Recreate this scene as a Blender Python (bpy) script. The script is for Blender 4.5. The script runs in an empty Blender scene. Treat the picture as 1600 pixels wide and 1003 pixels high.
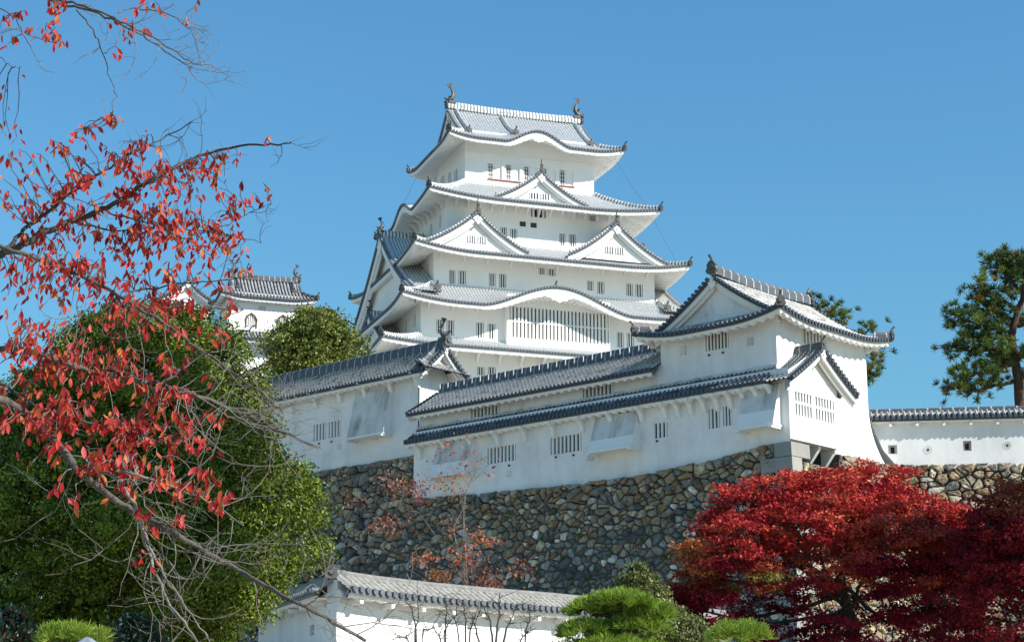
import bpy, math, random
import numpy as np
from math import sin, cos, tan, pi, radians, sqrt, atan, atan2

# ------------------------------------------------------------------ camera, sky, sun, exposure
SC = bpy.context.scene
CO = SC.collection
FPX, PITCH, PCX, PCY, CAMZ = 3000.0, atan((1240 - 501.5) / 3000.0), 800.0, 501.5, 1.7
cam_d = bpy.data.cameras.new("camera")
cam_d.sensor_width = 36.0
cam_d.lens = 36.0 * FPX / 1600.0
cam_d.clip_start = 0.2
cam_d.clip_end = 9000.0
cam = bpy.data.objects.new("camera", cam_d)
CO.objects.link(cam)
cam.location = (0, 0, CAMZ)
cam.rotation_euler = (pi / 2 + PITCH, 0, 0)
SC.camera = cam

SUN_AZ, SUN_EL = 116.0, 36.0
world = bpy.data.worlds.new("World")
SC.world = world
world.use_nodes = True
wn, wl = world.node_tree.nodes, world.node_tree.links
wn.clear()
sky = wn.new("ShaderNodeTexSky")
sky.sky_type = 'NISHITA'
sky.sun_disc = False
sky.sun_elevation = radians(SUN_EL)
sky.sun_rotation = radians(SUN_AZ)
sky.altitude = 0
sky.air_density = 1.8
sky.dust_density = 0.0
sky.ozone_density = 10.0
bg = wn.new("ShaderNodeBackground")
bg.inputs["Strength"].default_value = 0.101
wo = wn.new("ShaderNodeOutputWorld")
hue = wn.new("ShaderNodeMix"); hue.data_type = 'RGBA'; hue.blend_type = 'MULTIPLY'; hue.inputs[0].default_value = 1.0
hue.inputs[7].default_value = (.63, .90, .95, 1)     # the deep polarised blue of this sky
wl.new(sky.outputs[0], hue.inputs[6])
wl.new(hue.outputs[2], bg.inputs[0])
wl.new(bg.outputs[0], wo.inputs[0])

sun_d = bpy.data.lights.new("sun", 'SUN')
sun_d.energy = 4.7
sun_d.angle = radians(0.5)
sun_d.color = (1.0, 0.95, 0.86)
sun = bpy.data.objects.new("sun", sun_d)
CO.objects.link(sun)
from mathutils import Vector
_sd = Vector((sin(radians(SUN_AZ)) * cos(radians(SUN_EL)), cos(radians(SUN_AZ)) * cos(radians(SUN_EL)), sin(radians(SUN_EL))))
sun.rotation_euler = _sd.to_track_quat('Z', 'Y').to_euler()
sun.location = (60, -20, 90)

SC.view_settings.view_transform = 'Standard'
SC.view_settings.look = 'None'
SC.view_settings.gamma = 1.0
SC.view_settings.use_curve_mapping = False
SC.view_settings.exposure = 0.64

# ------------------------------------------------------------------ measuring: photo pixels to places
_FW = np.array([0, cos(PITCH), sin(PITCH)])
_UP = np.array([0, -sin(PITCH), cos(PITCH)])
_RT = np.array([1.0, 0, 0])
CAM = np.array([0, 0, CAMZ])
def ray(x, y): return _FW * FPX + _RT * (x - PCX) - _UP * (y - PCY)
def atY(x, y, Y):
    r = ray(x, y)
    return CAM + r * (Y / r[1])
def to_px(X, Y, Z):
    d = np.array([X, Y, Z]) - CAM; w = d @ _FW
    return PCX + FPX * (d @ _RT) / w, PCY - FPX * (d @ _UP) / w
def az(d): return np.array([sin(radians(d)), cos(radians(d)), 0.0])
def on_plane(x, y, A, d):
    n = np.array([d[1], -d[0], 0])
    r = ray(x, y)
    p = CAM + r * (((A - CAM) @ n) / (r @ n))
    return float((p - A) @ d), float(p[2])
class Frame:
    """a plan frame: ex to the right (receding), ey to the left (receding)"""
    def __init__(s, o, a):
        s.o = np.array([o[0], o[1], 0.0]); s.ex = az(a); s.ey = az(a - 90)
    def __call__(s, x, y, z):
        x, y, z = np.broadcast_arrays(np.asarray(x, float), np.asarray(y, float), np.asarray(z, float))
        return s.o + x[..., None] * s.ex + y[..., None] * s.ey + z[..., None] * np.array([0, 0, 1.0])
    def S(s, px, py, y): return on_plane(px, py, s.o + s.ey * y, s.ex)      # (x, z) on the plane y = const
    def W(s, px, py, x): return on_plane(px, py, s.o + s.ex * x, s.ey)      # (y, z) on the plane x = const
    def rectS(s, x0, x1, y0, y1, y):
        xm, ym = (x0 + x1) / 2, (y0 + y1) / 2
        return s.S(x0, ym, y)[0], s.S(x1, ym, y)[0], s.S(xm, y1, y)[1], s.S(xm, y0, y)[1]
    def rectW(s, x0, x1, y0, y1, x):
        xm, ym = (x0 + x1) / 2, (y0 + y1) / 2
        return s.W(x1, ym, x)[0], s.W(x0, ym, x)[0], s.W(xm, y1, x)[1], s.W(xm, y0, x)[1]

# ------------------------------------------------------------------ mesh builder and object helpers
UPV = np.array([0, 0, 1.0])
def nrm(v):
    v = np.asarray(v, float)
    return v / (np.linalg.norm(v, axis=-1, keepdims=True) + 1e-12)
class MB:
    def __init__(s): s.v = []; s.n = 0; s.f = []; s.uv = []; s.col = []
    def add(s, P, faces, mat=0, uv=None, col=None):
        P = np.asarray(P, float).reshape(-1, 3)
        if isinstance(faces, np.ndarray): groups = [faces]
        else:
            d = {}
            for f in faces: d.setdefault(len(f), []).append(f)
            groups = [np.array(g) for g in d.values()]
        for g in groups:
            if len(g): s.f.append((g + s.n, mat))
        s.v.append(P); N = len(P)
        s.uv.append(np.zeros((N, 2)) if uv is None else np.asarray(uv, float).reshape(-1, 2))
        c = np.ones((N, 4))
        if col is not None: c[:, :3] = np.asarray(col, float)
        s.col.append(c); s.n += N
    def grid(s, P, mat=0, uv=None, col=None, flip=False, close=False):
        a, b = P.shape[:2]
        I = np.arange(a * b).reshape(a, b)
        if close: I = np.concatenate([I, I[:, :1]], 1)
        q = np.stack([I[:-1, :-1], I[1:, :-1], I[1:, 1:], I[:-1, 1:]], -1).reshape(-1, 4)
        if flip: q = q[:, ::-1]
        s.add(P, q, mat, uv, col)
    def hexa(s, p, mat=0, col=None):       # 8 points, bottom ring then top ring
        s.add(p, np.array([[3, 2, 1, 0], [4, 5, 6, 7], [0, 1, 5, 4], [1, 2, 6, 5], [2, 3, 7, 6], [3, 0, 4, 7]]), mat, None, col)
    def box(s, o, a, b, c, mat=0, col=None):  # corner and three edges
        o, a, b, c = [np.asarray(k, float) for k in (o, a, b, c)]
        if np.dot(np.cross(a, b), c) < 0: a, b = b, a
        s.hexa(np.array([o, o + a, o + a + b, o + b, o + c, o + a + c, o + a + b + c, o + b + c]), mat, col)
    def cbox(s, c, a, b, h, mat=0, col=None):  # centre and three full edges
        c, a, b, h = [np.asarray(k, float) for k in (c, a, b, h)]
        s.box(c - a / 2 - b / 2 - h / 2, a, b, h, mat, col)
    def prism(s, pts, ext, mat=0, col=None):
        pts = np.asarray(pts, float); n = len(pts); ext = np.asarray(ext, float)
        nn = np.zeros(3)
        for i in range(n): nn += np.cross(pts[i], pts[(i + 1) % n])
        if nn @ ext > 0: pts = pts[::-1]
        f = [list(range(n)), list(range(2 * n - 1, n - 1, -1))]
        f += [[(i + 1) % n, i, n + i, n + (i + 1) % n] for i in range(n)]
        s.add(np.concatenate([pts, pts + ext]), f, mat, None, col)
    def tube(s, path, rad, k=6, mat=0, cap=True, col=None, squash=None):
        path = np.asarray(path, float); n = len(path)
        rad = np.broadcast_to(np.asarray(rad, float), (n,))
        t = nrm(np.gradient(path, axis=0))
        ref = np.array([0, 0, 1.0]) if abs(t[:, 2]).mean() < .8 else np.array([0, 1.0, 0])
        a = nrm(np.cross(t, ref)); b = np.cross(t, a)
        th = np.arange(k) / k * 2 * pi
        sa, sb = (1, 1) if squash is None else squash
        P = path[:, None] + rad[:, None, None] * (sa * np.cos(th)[None, :, None] * a[:, None] + sb * np.sin(th)[None, :, None] * b[:, None])
        L = np.concatenate([[0], np.cumsum(np.linalg.norm(np.diff(path, axis=0), axis=1))])
        uv = np.stack([np.repeat(L, k), np.tile(th / 2 / pi, n)], -1)
        s.grid(P, mat, uv, col, close=True)
        if cap:
            s.add(P[0], [list(range(k))], mat, None, col); s.add(P[-1], [list(range(k))[::-1]], mat, None, col)
    def sweep(s, path, prof, mat=0, side=None, mats=None, closed=True):
        """profile (sideways, up) carried along a path; up stays as vertical as it can"""
        path = np.asarray(path, float); prof = np.asarray(prof, float)
        t = nrm(np.gradient(path, axis=0))
        sd = nrm(np.cross(t, UPV)) if side is None else np.broadcast_to(nrm(side), t.shape)
        up = nrm(np.cross(sd, t))
        P = path[:, None] + prof[None, :, 0, None] * sd[:, None] + prof[None, :, 1, None] * up[:, None]
        L = np.concatenate([[0], np.cumsum(np.linalg.norm(np.diff(path, axis=0), axis=1))])
        k = len(prof)
        uv = np.stack([np.repeat(L, k), np.tile(prof[:, 1], len(path))], -1)
        s.grid(P, mat, uv, close=closed)
        if closed:
            s.add(P[0], [list(range(k))], mat, uv[:k]); s.add(P[-1], [list(range(k))[::-1]], mat, uv[-k:])
    def build(s, name, mats, parent=None, smooth=False):
        if not s.v: s.add(np.zeros((3, 3)), [[0, 1, 2]])
        V = np.concatenate(s.v)
        if parent is not None: V = V - root_loc(parent)
        me = bpy.data.meshes.new(name)
        loops = np.concatenate([f.ravel() for f, m in s.f]).astype(np.int32)
        sizes = np.concatenate([np.full(len(f), f.shape[1]) for f, m in s.f])
        mi = np.concatenate([np.full(len(f), m) for f, m in s.f]).astype(np.int32)
        st = np.concatenate([[0], np.cumsum(sizes)[:-1]]).astype(np.int32)
        me.vertices.add(len(V)); me.loops.add(len(loops)); me.polygons.add(len(sizes))
        me.vertices.foreach_set("co", V.astype(np.float32).ravel())
        me.loops.foreach_set("vertex_index", loops)
        me.polygons.foreach_set("loop_start", st)
        me.polygons.foreach_set("material_index", mi)
        me.update(calc_edges=True)
        me.polygons.foreach_set("use_smooth", np.full(len(sizes), smooth))
        uvl = me.uv_layers.new(name="UVMap")
        uvl.data.foreach_set("uv", np.concatenate(s.uv)[loops].astype(np.float32).ravel())
        ca = me.color_attributes.new("Col", 'FLOAT_COLOR', 'POINT')
        ca.data.foreach_set("color", np.concatenate(s.col).astype(np.float32).ravel())
        for m in (mats if isinstance(mats, (list, tuple)) else [mats]): me.materials.append(m)
        me.validate()
        o = bpy.data.objects.new(name, me)
        CO.objects.link(o)
        if parent is not None: o.parent = parent
        return o
def root_loc(o):
    while o.parent is not None: o = o.parent
    return np.array(o.location)
def tag(o, label=None, cat=None, group=None, kind=None):
    if label: o["label"] = label
    if cat: o["category"] = cat
    if group: o["group"] = group
    if kind: o["kind"] = kind
    return o
def thing(name, loc, label, cat, group=None):
    o = bpy.data.objects.new(name, None)
    CO.objects.link(o); o.location = [float(k) for k in loc]
    return tag(o, label, cat, group)

# ------------------------------------------------------------------ materials
def new_mat(name):
    m = bpy.data.materials.new(name); m.use_nodes = True
    nt = m.node_tree
    return m, nt, nt.nodes["Principled BSDF"]
class NT:
    """small helper to wire shader nodes"""
    def __init__(s, nt): s.nt = nt
    def node(s, t, **k):
        n = s.nt.nodes.new(t)
        for a, b in k.items(): setattr(n, a, b)
        return n
    def put(s, sock, v):
        if isinstance(v, bpy.types.NodeSocket): s.nt.links.new(v, sock)
        else: sock.default_value = v
    def math(s, op, a, b=0.0, c=None):
        n = s.node("ShaderNodeMath", operation=op)
        s.put(n.inputs[0], a); s.put(n.inputs[1], b)
        if c is not None: s.put(n.inputs[2], c)
        return n.outputs[0]
    def mix(s, f, a, b):
        n = s.node("ShaderNodeMix", data_type='RGBA')
        s.put(n.inputs[0], f)
        s.put(n.inputs[6], a if isinstance(a, bpy.types.NodeSocket) else (*a, 1))
        s.put(n.inputs[7], b if isinstance(b, bpy.types.NodeSocket) else (*b, 1))
        return n.outputs[2]
    def noise(s, scale, detail=4, rough=.55, vec=None, dist=0):
        n = s.node("ShaderNodeTexNoise")
        n.inputs["Scale"].default_value = scale; n.inputs["Detail"].default_value = detail
        n.inputs["Roughness"].default_value = rough; n.inputs["Distortion"].default_value = dist
        s.put(n.inputs["Vector"], vec if vec is not None else s.pos())
        return n.outputs[0]
    def pos(s):
        return s.node("ShaderNodeNewGeometry").outputs["Position"]
    def mapped(s, sc):
        n = s.node("ShaderNodeMapping"); n.inputs["Scale"].default_value = sc
        s.nt.links.new(s.pos(), n.inputs["Vector"]); return n.outputs[0]
    def ramp(s, f, lo, hi):
        n = s.node("ShaderNodeMapRange"); s.put(n.inputs[0], f)
        n.inputs[1].default_value = lo; n.inputs[2].default_value = hi; n.clamp = True
        return n.outputs[0]
    def uv(s):
        n = s.node("ShaderNodeUVMap"); n.uv_map = "UVMap"
        x = s.node("ShaderNodeSeparateXYZ"); s.nt.links.new(n.outputs[0], x.inputs[0])
        return x.outputs[0], x.outputs[1]
    def col(s):
        n = s.node("ShaderNodeVertexColor"); n.layer_name = "Col"; return n.outputs[0]
    def bump(s, h, st, dist, bsdf):
        n = s.node("ShaderNodeBump"); n.inputs["Strength"].default_value = st; n.inputs["Distance"].default_value = dist
        s.put(n.inputs["Height"], h); s.nt.links.new(n.outputs[0], bsdf.inputs["Normal"])

def plaster(name, base, dirt, amount=.35, streak=.5):
    m, nt, b = new_mat(name); t = NT(nt)
    n1 = t.ramp(t.noise(.55, 5, .6), .42, .75)
    n2 = t.ramp(t.noise(1.0, 5, .62, t.mapped((1.6, 1.6, .22))), .5, .8)
    n3 = t.ramp(t.noise(7, 3, .6), .3, .8)
    f = t.math('MULTIPLY', t.math('ADD', n1, t.math('MULTIPLY', n2, streak)), amount)
    f = t.math('ADD', f, t.math('MULTIPLY', n3, .08))
    c = t.mix(f, base, dirt)
    t.put(b.inputs["Base Color"], c)
    b.inputs["Roughness"].default_value = .92
    b.inputs["Specular IOR Level"].default_value = .15
    t.bump(t.noise(14, 4, .6), .25, .02, b)
    return m
def tile_mat(name, dark, plast, edge0, edge1, band, rowlen, wear, cap=0.0):
    """UV x counts tiles (rolls sit on whole numbers), UV y runs down the slope in metres"""
    m, nt, b = new_mat(name); t = NT(nt)
    u, v = t.uv()
    d = t.math('ABSOLUTE', t.math('SUBTRACT', t.math('FRACT', t.math('ADD', u, .5)), .5))
    e = t.math('MULTIPLY', t.math('GREATER_THAN', d, edge0), t.math('LESS_THAN', d, edge1))
    w = t.noise(2.2, 5, .65)
    fr = t.math('FRACT', t.math('DIVIDE', t.math('ADD', v, t.math('MULTIPLY', t.math('FLOOR', t.math('ADD', u, .5)), .0)), rowlen))
    ring = t.math('MULTIPLY', t.math('LESS_THAN', fr, band), t.math('LESS_THAN', d, edge1))
    pw = t.ramp(w, wear - .12, wear + .12)
    white = t.math('MULTIPLY', t.math('MAXIMUM', e, ring), t.math('SUBTRACT', 1.0, pw))
    n = t.noise(9, 4, .7)
    dk = t.mix(t.ramp(n, .3, .75), dark, tuple(min(1, k * 2.1 + .01) for k in dark))
    # each tile has its own fired shade
    wn_ = t.node("ShaderNodeTexWhiteNoise", noise_dimensions='2D')
    cm = t.node("ShaderNodeCombineXYZ")
    t.put(cm.inputs[0], t.math('FLOOR', t.math('ADD', u, .5))); t.put(cm.inputs[1], t.math('FLOOR', t.math('DIVIDE', v, rowlen)))
    nt.links.new(cm.outputs[0], wn_.inputs["Vector"])
    dk = t.mix(t.math('MULTIPLY', wn_.outputs[0], .5), dk, tuple(k * .55 for k in dark))
    if cap: dk = t.mix(cap, dk, plast)
    c = t.mix(white, dk, plast)
    t.put(b.inputs["Base Color"], c)
    b.inputs["Roughness"].default_value = .55
    b.inputs["Specular IOR Level"].default_value = .35
    t.bump(n, .3, .01, b)
    return m
def simple(name, base, var, scale=6, rough=.8, spec=.3, bump=.2):
    m, nt, b = new_mat(name); t = NT(nt)
    n = t.noise(scale, 5, .65)
    t.put(b.inputs["Base Color"], t.mix(t.ramp(n, .3, .72), base, var))
    b.inputs["Roughness"].default_value = rough
    b.inputs["Specular IOR Level"].default_value = spec
    if bump: t.bump(n, bump, .02, b)
    return m
def ridge_mat(name, dark, plast, period, frac):
    m, nt, b = new_mat(name); t = NT(nt)
    u, v = t.uv()
    f = t.math('LESS_THAN', t.math('FRACT', t.math('DIVIDE', u, period)), frac)
    n = t.noise(6, 4, .7)
    f = t.math('MULTIPLY', f, t.ramp(n, .35, .5))
    dk = t.mix(t.ramp(n, .3, .75), dark, tuple(k * 2 for k in dark))
    t.put(b.inputs["Base Color"], t.mix(f, dk, plast))
    b.inputs["Roughness"].default_value = .6
    return m
def leaf_mat(name, transl, rough=.6, spec=.25):
    m, nt, b = new_mat(name); t = NT(nt)
    c = t.col()
    t.put(b.inputs["Base Color"], c)
    b.inputs["Roughness"].default_value = rough
    b.inputs["Specular IOR Level"].default_value = spec
    tr = t.node("ShaderNodeBsdfTranslucent"); t.put(tr.inputs[0], c)
    mx = t.node("ShaderNodeMixShader"); mx.inputs[0].default_value = transl
    out = nt.nodes["Material Output"]
    nt.links.new(b.outputs[0], mx.inputs[1]); nt.links.new(tr.outputs[0], mx.inputs[2])
    nt.links.new(mx.outputs[0], out.inputs[0])
    return m
M = {}
M['keep_wall'] = plaster("white_plaster", (.84, .83, .80), (.70, .67, .61), .22, .5)
M['wall'] = plaster("weathered_plaster", (.80, .79, .77), (.46, .44, .41), .42, .9)
M['stained'] = plaster("stained_plaster", (.78, .77, .75), (.30, .29, .28), .62, .9)
M['trim'] = plaster("trim_plaster", (.82, .80, .76), (.55, .52, .47), .25, .3)
M['board'] = plaster("grey_board", (.66, .64, .60), (.26, .245, .225), .75, 1.2)
M['keep_tile'] = tile_mat("keep_roof_tile", (.12, .135, .15), (.80, .79, .76), .15, .37, .34, .34, .95)
M['tile'] = tile_mat("grey_roof_tile", (.042, .050, .060), (.56, .54, .51), .08, .25, .26, .30, .60)
M['tile_old'] = tile_mat("weathered_roof_tile", (.17, .165, .155), (.36, .35, .32), .10, .30, .16, .30, .58)
M['tile_dark'] = tile_mat("dark_roof_tile", (.030, .042, .062), (.40, .40, .40), .17, .28, .10, .30, .42)
M['tile_end'] = simple("tile_end_ceramic", (.028, .038, .055), (.10, .11, .12), 14, .5, .4)
M['keep_end'] = simple("keep_tile_end", (.06, .072, .088), (.19, .20, .21), 12, .55, .4)
M['ridge'] = ridge_mat("ridge_tile", (.05, .058, .068), (.50, .49, .46), .62, .10)
M['keep_ridge'] = ridge_mat("keep_ridge_tile", (.10, .115, .13), (.78, .77, .73), .34, .55)
M['iron'] = simple("ornament_tile", (.04, .045, .05), (.13, .125, .11), 8, .55, .4)
M['dark'] = simple("dark_interior", (.020, .022, .026), (.035, .035, .038), 3, .9, .1, 0)
M['lattice'] = simple("lattice_wood", (.05, .05, .05), (.08, .08, .08), 5, .8, .2, 0)
M['redwood'] = simple("red_sill", (.22, .045, .03), (.30, .07, .05), 4, .7, .2, 0)
M['bar'] = plaster("bar_plaster", (.80, .79, .76), (.58, .55, .50), .3, .3)

# ------------------------------------------------------------------ roof language
PROF = [(-.5, -.12), (-.30, -.06), (-.25, .14), (-.11, .30), (.11, .30), (.25, .14), (.30, -.06)]
def tile_patch(mb, f, u0, u1, pitch, vstart=None, nv=10, rows=0, mat=0, vend=None, amp=1.0, uo=0.0):
    """a sheet of roll-and-pan tiles: f(U, V) gives the bare slope, V runs 0 (top) to 1 (eave)"""
    n = max(2, int(round((u1 - u0) / pitch))); p = (u1 - u0) / n
    us, of, tu = [], [], []
    for i in range(n):
        c = u0 + (i + .5) * p
        for a, h in PROF:
            us.append(c + a * p); of.append(h * p * amp); tu.append(i + a)
    us.append(u1); of.append(PROF[0][1] * p * amp); tu.append(n - .5)
    us, of, tu = np.array(us), np.array(of), np.array(tu) + uo
    if rows:
        v = []; st = []
        for r in range(rows):
            v += [r / rows, (r + 1) / rows - 1e-4]; st += [0, 1]
        v, st = np.array(v), np.array(st)
    else:
        v = np.linspace(0, 1, nv); st = np.zeros(nv)
    a = np.zeros_like(us) if vstart is None else np.asarray(vstart(us))
    b = np.ones_like(us) if vend is None else np.asarray(vend(us))
    U = np.repeat(us[:, None], len(v), 1); V = a[:, None] + (b - a)[:, None] * v[None]
    P = f(U, V); e = 1e-3
    du = f(U + e, V) - P; dv = f(U, V + e) - P
    N = nrm(np.cross(du, dv)); N = np.where(N[..., 2:] < 0, -N, N)
    P = P + N * (of[:, None] + st[None] * .035 * (pitch / .3))[..., None]
    d = np.linalg.norm(np.diff(P, axis=1), axis=2)
    dist = np.concatenate([np.zeros((len(us), 1)), np.cumsum(d, 1)], 1)
    dist = dist - dist[:, -1:] + 40.0
    if rows: dist = dist[len(us) // 2][None].repeat(len(us), 0)
    mb.grid(P, mat, np.stack([tu[:, None].repeat(len(v), 1), dist], -1), flip=True)
def tile_ends(mb, f, u0, u1, pitch, out, r=None, mat=0, L=.10):
    """round end tiles along an eave: f(u) gives the edge line; out is the outward direction"""
    n = max(2, int(round((u1 - u0) / pitch))); p = (u1 - u0) / n
    r = r or p * .36
    th = np.arange(8) / 8 * 2 * pi
    cs = np.array([f(u0 + (i + .5) * p) for i in range(n)])
    nx = np.array([f(u0 + (i + .5) * p + .05) for i in range(n)])
    sd = nrm(nx - cs); o = np.asarray(out, float)
    up = nrm(np.cross(sd, o)); up = np.where(up[:, 2:] < 0, -up, up)
    ring = np.cos(th)[None, :, None] * sd[:, None] + np.sin(th)[None, :, None] * up[:, None]
    c0 = cs + up * r * .35 + o * L; c1 = cs + up * r * .35 - o * L * 1.2
    P = np.concatenate([c0[:, None] + ring * r, c1[:, None] + ring * r], 1)
    fs = [[list(range(8))], [[j, (j + 1) % 8, 8 + (j + 1) % 8, 8 + j] for j in range(8)]]
    A = np.concatenate([np.array(fs[0]) + 16 * i for i in range(n)]); B = np.concatenate([np.array(fs[1]) + 16 * i for i in range(n)])
    mb.add(P.reshape(-1, 3), [list(k) for k in A] + [list(k) for k in B], mat)
    # the pan-tile lip between the ends
    E = np.array([f(u) for u in np.linspace(u0, u1, n * 2 + 1)])
    drop = np.array([0, 0, -1.0]) * p * .45
    mb.grid(np.stack([E + o * .03, E + o * .03 + drop, E - o * .1 + drop], 1), mat)
def eave_board(mb, f, inner, u0, u1, out, drop0, h, pitch=.5, wave=.06, extra=None, mat=0, inset=.10):
    """white plastered eave: scalloped fascia under the tiles and the soffit back to the wall"""
    n = max(8, int((u1 - u0) / pitch * 8)); us = np.linspace(u0, u1, n)
    E = np.array([f(u) for u in us]); o = np.asarray(out, float); I = np.array([inner(u) for u in us])
    sc = np.abs(np.sin(us / pitch * pi)) ** .7 * wave
    raf = ((us / (pitch * .8)) % 1 < .5) * .13
    hh = h + (np.array([extra(u) for u in us]) if extra else 0)
    z = lambda k: np.stack([0 * us, 0 * us, k + 0 * us], -1)
    a = E - o * (inset - .04) + z(-drop0); b = E - o * inset + z(-drop0 - hh + sc); c = E - o * (inset + .28) + z(-drop0 - hh + sc * 1.1)
    d = c + (I - c) * .08 + z(raf); mid = c + (I - c) * .75 + z(raf)
    mb.grid(np.stack([a, b, c, d, mid, I], 1), mat)
def curve_ridge(mb, path, w=.34, h=.42, mat=0, roll=True):
    hw = w / 2
    pr = [(-hw, -.12), (-hw, h * .55), (-hw * .8, h * .58), (-hw * .55, h * .86), (0, h), (hw * .55, h * .86), (hw * .8, h * .58), (hw, h * .55), (hw, -.12)]
    mb.sweep(path, pr, mat)
def oni(mb, p, out, s=1.0, mat=0):
    """ridge-end tile: a shouldered slab with a raised boss and a tail on top"""
    out = nrm(out); sd = nrm(np.cross(out, UPV)); p = np.asarray(p, float)
    pts = [(-.32, -.25), (.32, -.25), (.42, -.05), (.30, .12), (.34, .30), (.16, .52), (0, .60), (-.16, .52), (-.34, .30), (-.30, .12), (-.42, -.05)]
    mb.prism([p + sd * x * s + UPV * y * s for x, y in pts], out * .2 * s, mat)
    th = np.arange(9)[:-1] / 8 * 2 * pi
    mb.prism([p + out * .2 * s + sd * cos(t) * .2 * s + UPV * (.18 + sin(t) * .2) * s for t in th], out * .09 * s, mat)
    mb.tube([p + UPV * .5 * s, p + UPV * .72 * s + out * .14 * s, p + UPV * .9 * s + out * .34 * s], [.1 * s, .085 * s, .1 * s], 6, mat)
def fish(mb, p, out, s=1.0, mat=0):
    """shachihoko: head down on the ridge, body curling up, forked tail, side and back fins"""
    out = nrm(out); sd = nrm(np.cross(out, UPV)); p = np.asarray(p, float)
    q = lambda x, z, y=0: p + out * x * s + UPV * z * s + sd * y * s
    path = [q(.34, .10), q(.22, .22), q(.02, .36), q(-.12, .62), q(-.12, .92), q(.0, 1.2), q(.14, 1.42)]
    mb.tube(path, np.array([.16, .25, .27, .23, .17, .11, .05]) * s, 8, mat, squash=(.8, 1.0))
    mb.cbox(q(-.02, .0), out * .62 * s, sd * .5 * s, UPV * .26 * s, mat)
    for k in (-1, 1):     # tail forks, side fins
        mb.prism([q(.05, 1.26), q(.22, 1.36), q(.14 + .30 * (k > 0), 1.72 - .12 * (k > 0)), q(-.05 - .1 * (k < 0) + .1 * (k > 0), 1.78)], sd * .07 * s, mat)
        mb.prism([q(.05, .36, k * .16), q(-.06, .62, k * .16), q(.16, .74, k * .4)], sd * k * .05 * s, mat)
    for z, x in ((.45, -.36), (.7, -.42), (.95, -.36), (1.15, -.22)):
        mb.prism([q(x + .18, z - .14), q(x + .2, z + .12), q(x - .06, z + .16)], sd * .06 * s, mat)
    mb.prism([q(.3, .12), q(.62, .02), q(.56, .16), q(.34, .26)], sd * .3 * s, mat)
def wall_sheet(mb, F3, out, u0, u1, z0, z1, holes, depth=.28, mat=0, us_extra=(), zs_extra=()):
    """a plastered wall with real openings: F3(u, z) gives the surface point"""
    us = sorted(set([round(k, 4) for k in [u0, u1, *us_extra] + [h for H in holes for h in H[:2]] if u0 - 1e-6 <= k <= u1 + 1e-6]))
    zs = sorted(set([round(k, 4) for k in [z0, z1, *zs_extra] + [h for H in holes for h in H[2:4]] if z0 - 1e-6 <= k <= z1 + 1e-6]))
    out = np.asarray(out, float)
    idx = {}; P = []; faces = []
    def vid(i, j):
        if (i, j) not in idx:
            idx[(i, j)] = len(P); P.append(F3(us[i], zs[j]))
        return idx[(i, j)]
    for i in range(len(us) - 1):
        for j in range(len(zs) - 1):
            uc, zc = (us[i] + us[i + 1]) / 2, (zs[j] + zs[j + 1]) / 2
            if any(H[0] < uc < H[1] and H[2] < zc < H[3] for H in holes): continue
            faces.append([vid(i, j), vid(i + 1, j), vid(i + 1, j + 1), vid(i, j + 1)])
    mb.add(np.array(P), faces, mat)
    for H in holes:
        c = [F3(H[0], H[2]), F3(H[1], H[2]), F3(H[1], H[3]), F3(H[0], H[3])]
        q = [k - out * depth for k in c]
        mb.add(np.array(c + q), [[i, (i + 1) % 4, 4 + (i + 1) % 4, 4 + i] for i in range(4)], mat)
def window(parent, F3, out, H, bars, depth=.28, barw=None, cross=0, mats=('dark', 'bar'), inset=.03, name="window"):
    """dark recess with plastered vertical bars; the bars are a sub-part"""
    out = np.asarray(out, float); u0, u1, z0, z1 = H
    mb = MB(); c = [F3(u0, z0), F3(u1, z0), F3(u1, z1), F3(u0, z1)]
    back = [k - out * (depth - .02) for k in c]
    mb.prism(back, -out * .06)
    w = mb.build(name, M[mats[0]], parent)
    if bars:
        b = MB(); n = bars; gap = (u1 - u0) / n; bw = barw or gap * .42
        ud = nrm(c[1] - c[0])
        for i in range(n):
            u = u0 + (i + .5) * gap
            lo, hi = F3(u, z0), F3(u, z1)
            b.box(lo - ud * bw / 2 - out * (inset + bw), ud * bw, out * bw, hi - lo)
        for k in range(cross):
            zc = z0 + (z1 - z0) * (k + 1) / (cross + 1)
            b.box(F3(u0, zc) - out * (inset + .06), F3(u1, zc) - F3(u0, zc), out * .07, UPV * .12)
        b.build("window_bars", M[mats[1]], w)
    return w
def bracket(parent, p, out, s=1.0, mat='trim', name="eave_bracket", sz=None, w=.18):
    """curved eave bracket: an arm out from the wall and a strut tapering down to it"""
    out = nrm(out); sd = nrm(np.cross(out, UPV)); p = np.asarray(p, float); mb = MB()
    sz = sz or s; q = lambda x, z: p + out * x * s + UPV * z * sz - sd * w / 2 * s
    mb.prism([q(0, 0), q(.95, 0), q(.95, -.14), q(.72, -.2), q(.5, -.3), q(.34, -.5), q(.22, -.75), q(0, -.85)], sd * w * s)
    return mb.build(name, M[mat], parent)
SIDES = {'S': lambda u, d: (u, -d), 'E': lambda u, d: (d, u), 'N': lambda u, d: (-u, d), 'W': lambda u, d: (-d, -u)}
def outv(F, k): return {'S': -F.ey, 'E': F.ex, 'N': F.ey, 'W': -F.ex}[k]
def side_pt(F, k, u, d, z):
    x, y = SIDES[k](u, d)
    return F(x, y, z)
def bell(t):
    t = np.clip(np.abs(t), 0, 1)
    return (.5 * (1 + np.cos(pi * t))) ** .85
class Style:
    def __init__(s, tile, end, ridge, iron, trim, pitch, rows, bh, wave, wpitch, hipw, hiph, drop, orn):
        s.__dict__.update(locals())
KEEP = Style('keep_tile', 'keep_end', 'keep_ridge', 'iron', 'keep_wall', .30, 0, .34, .07, .55, .34, .40, .14, .75)
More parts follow.
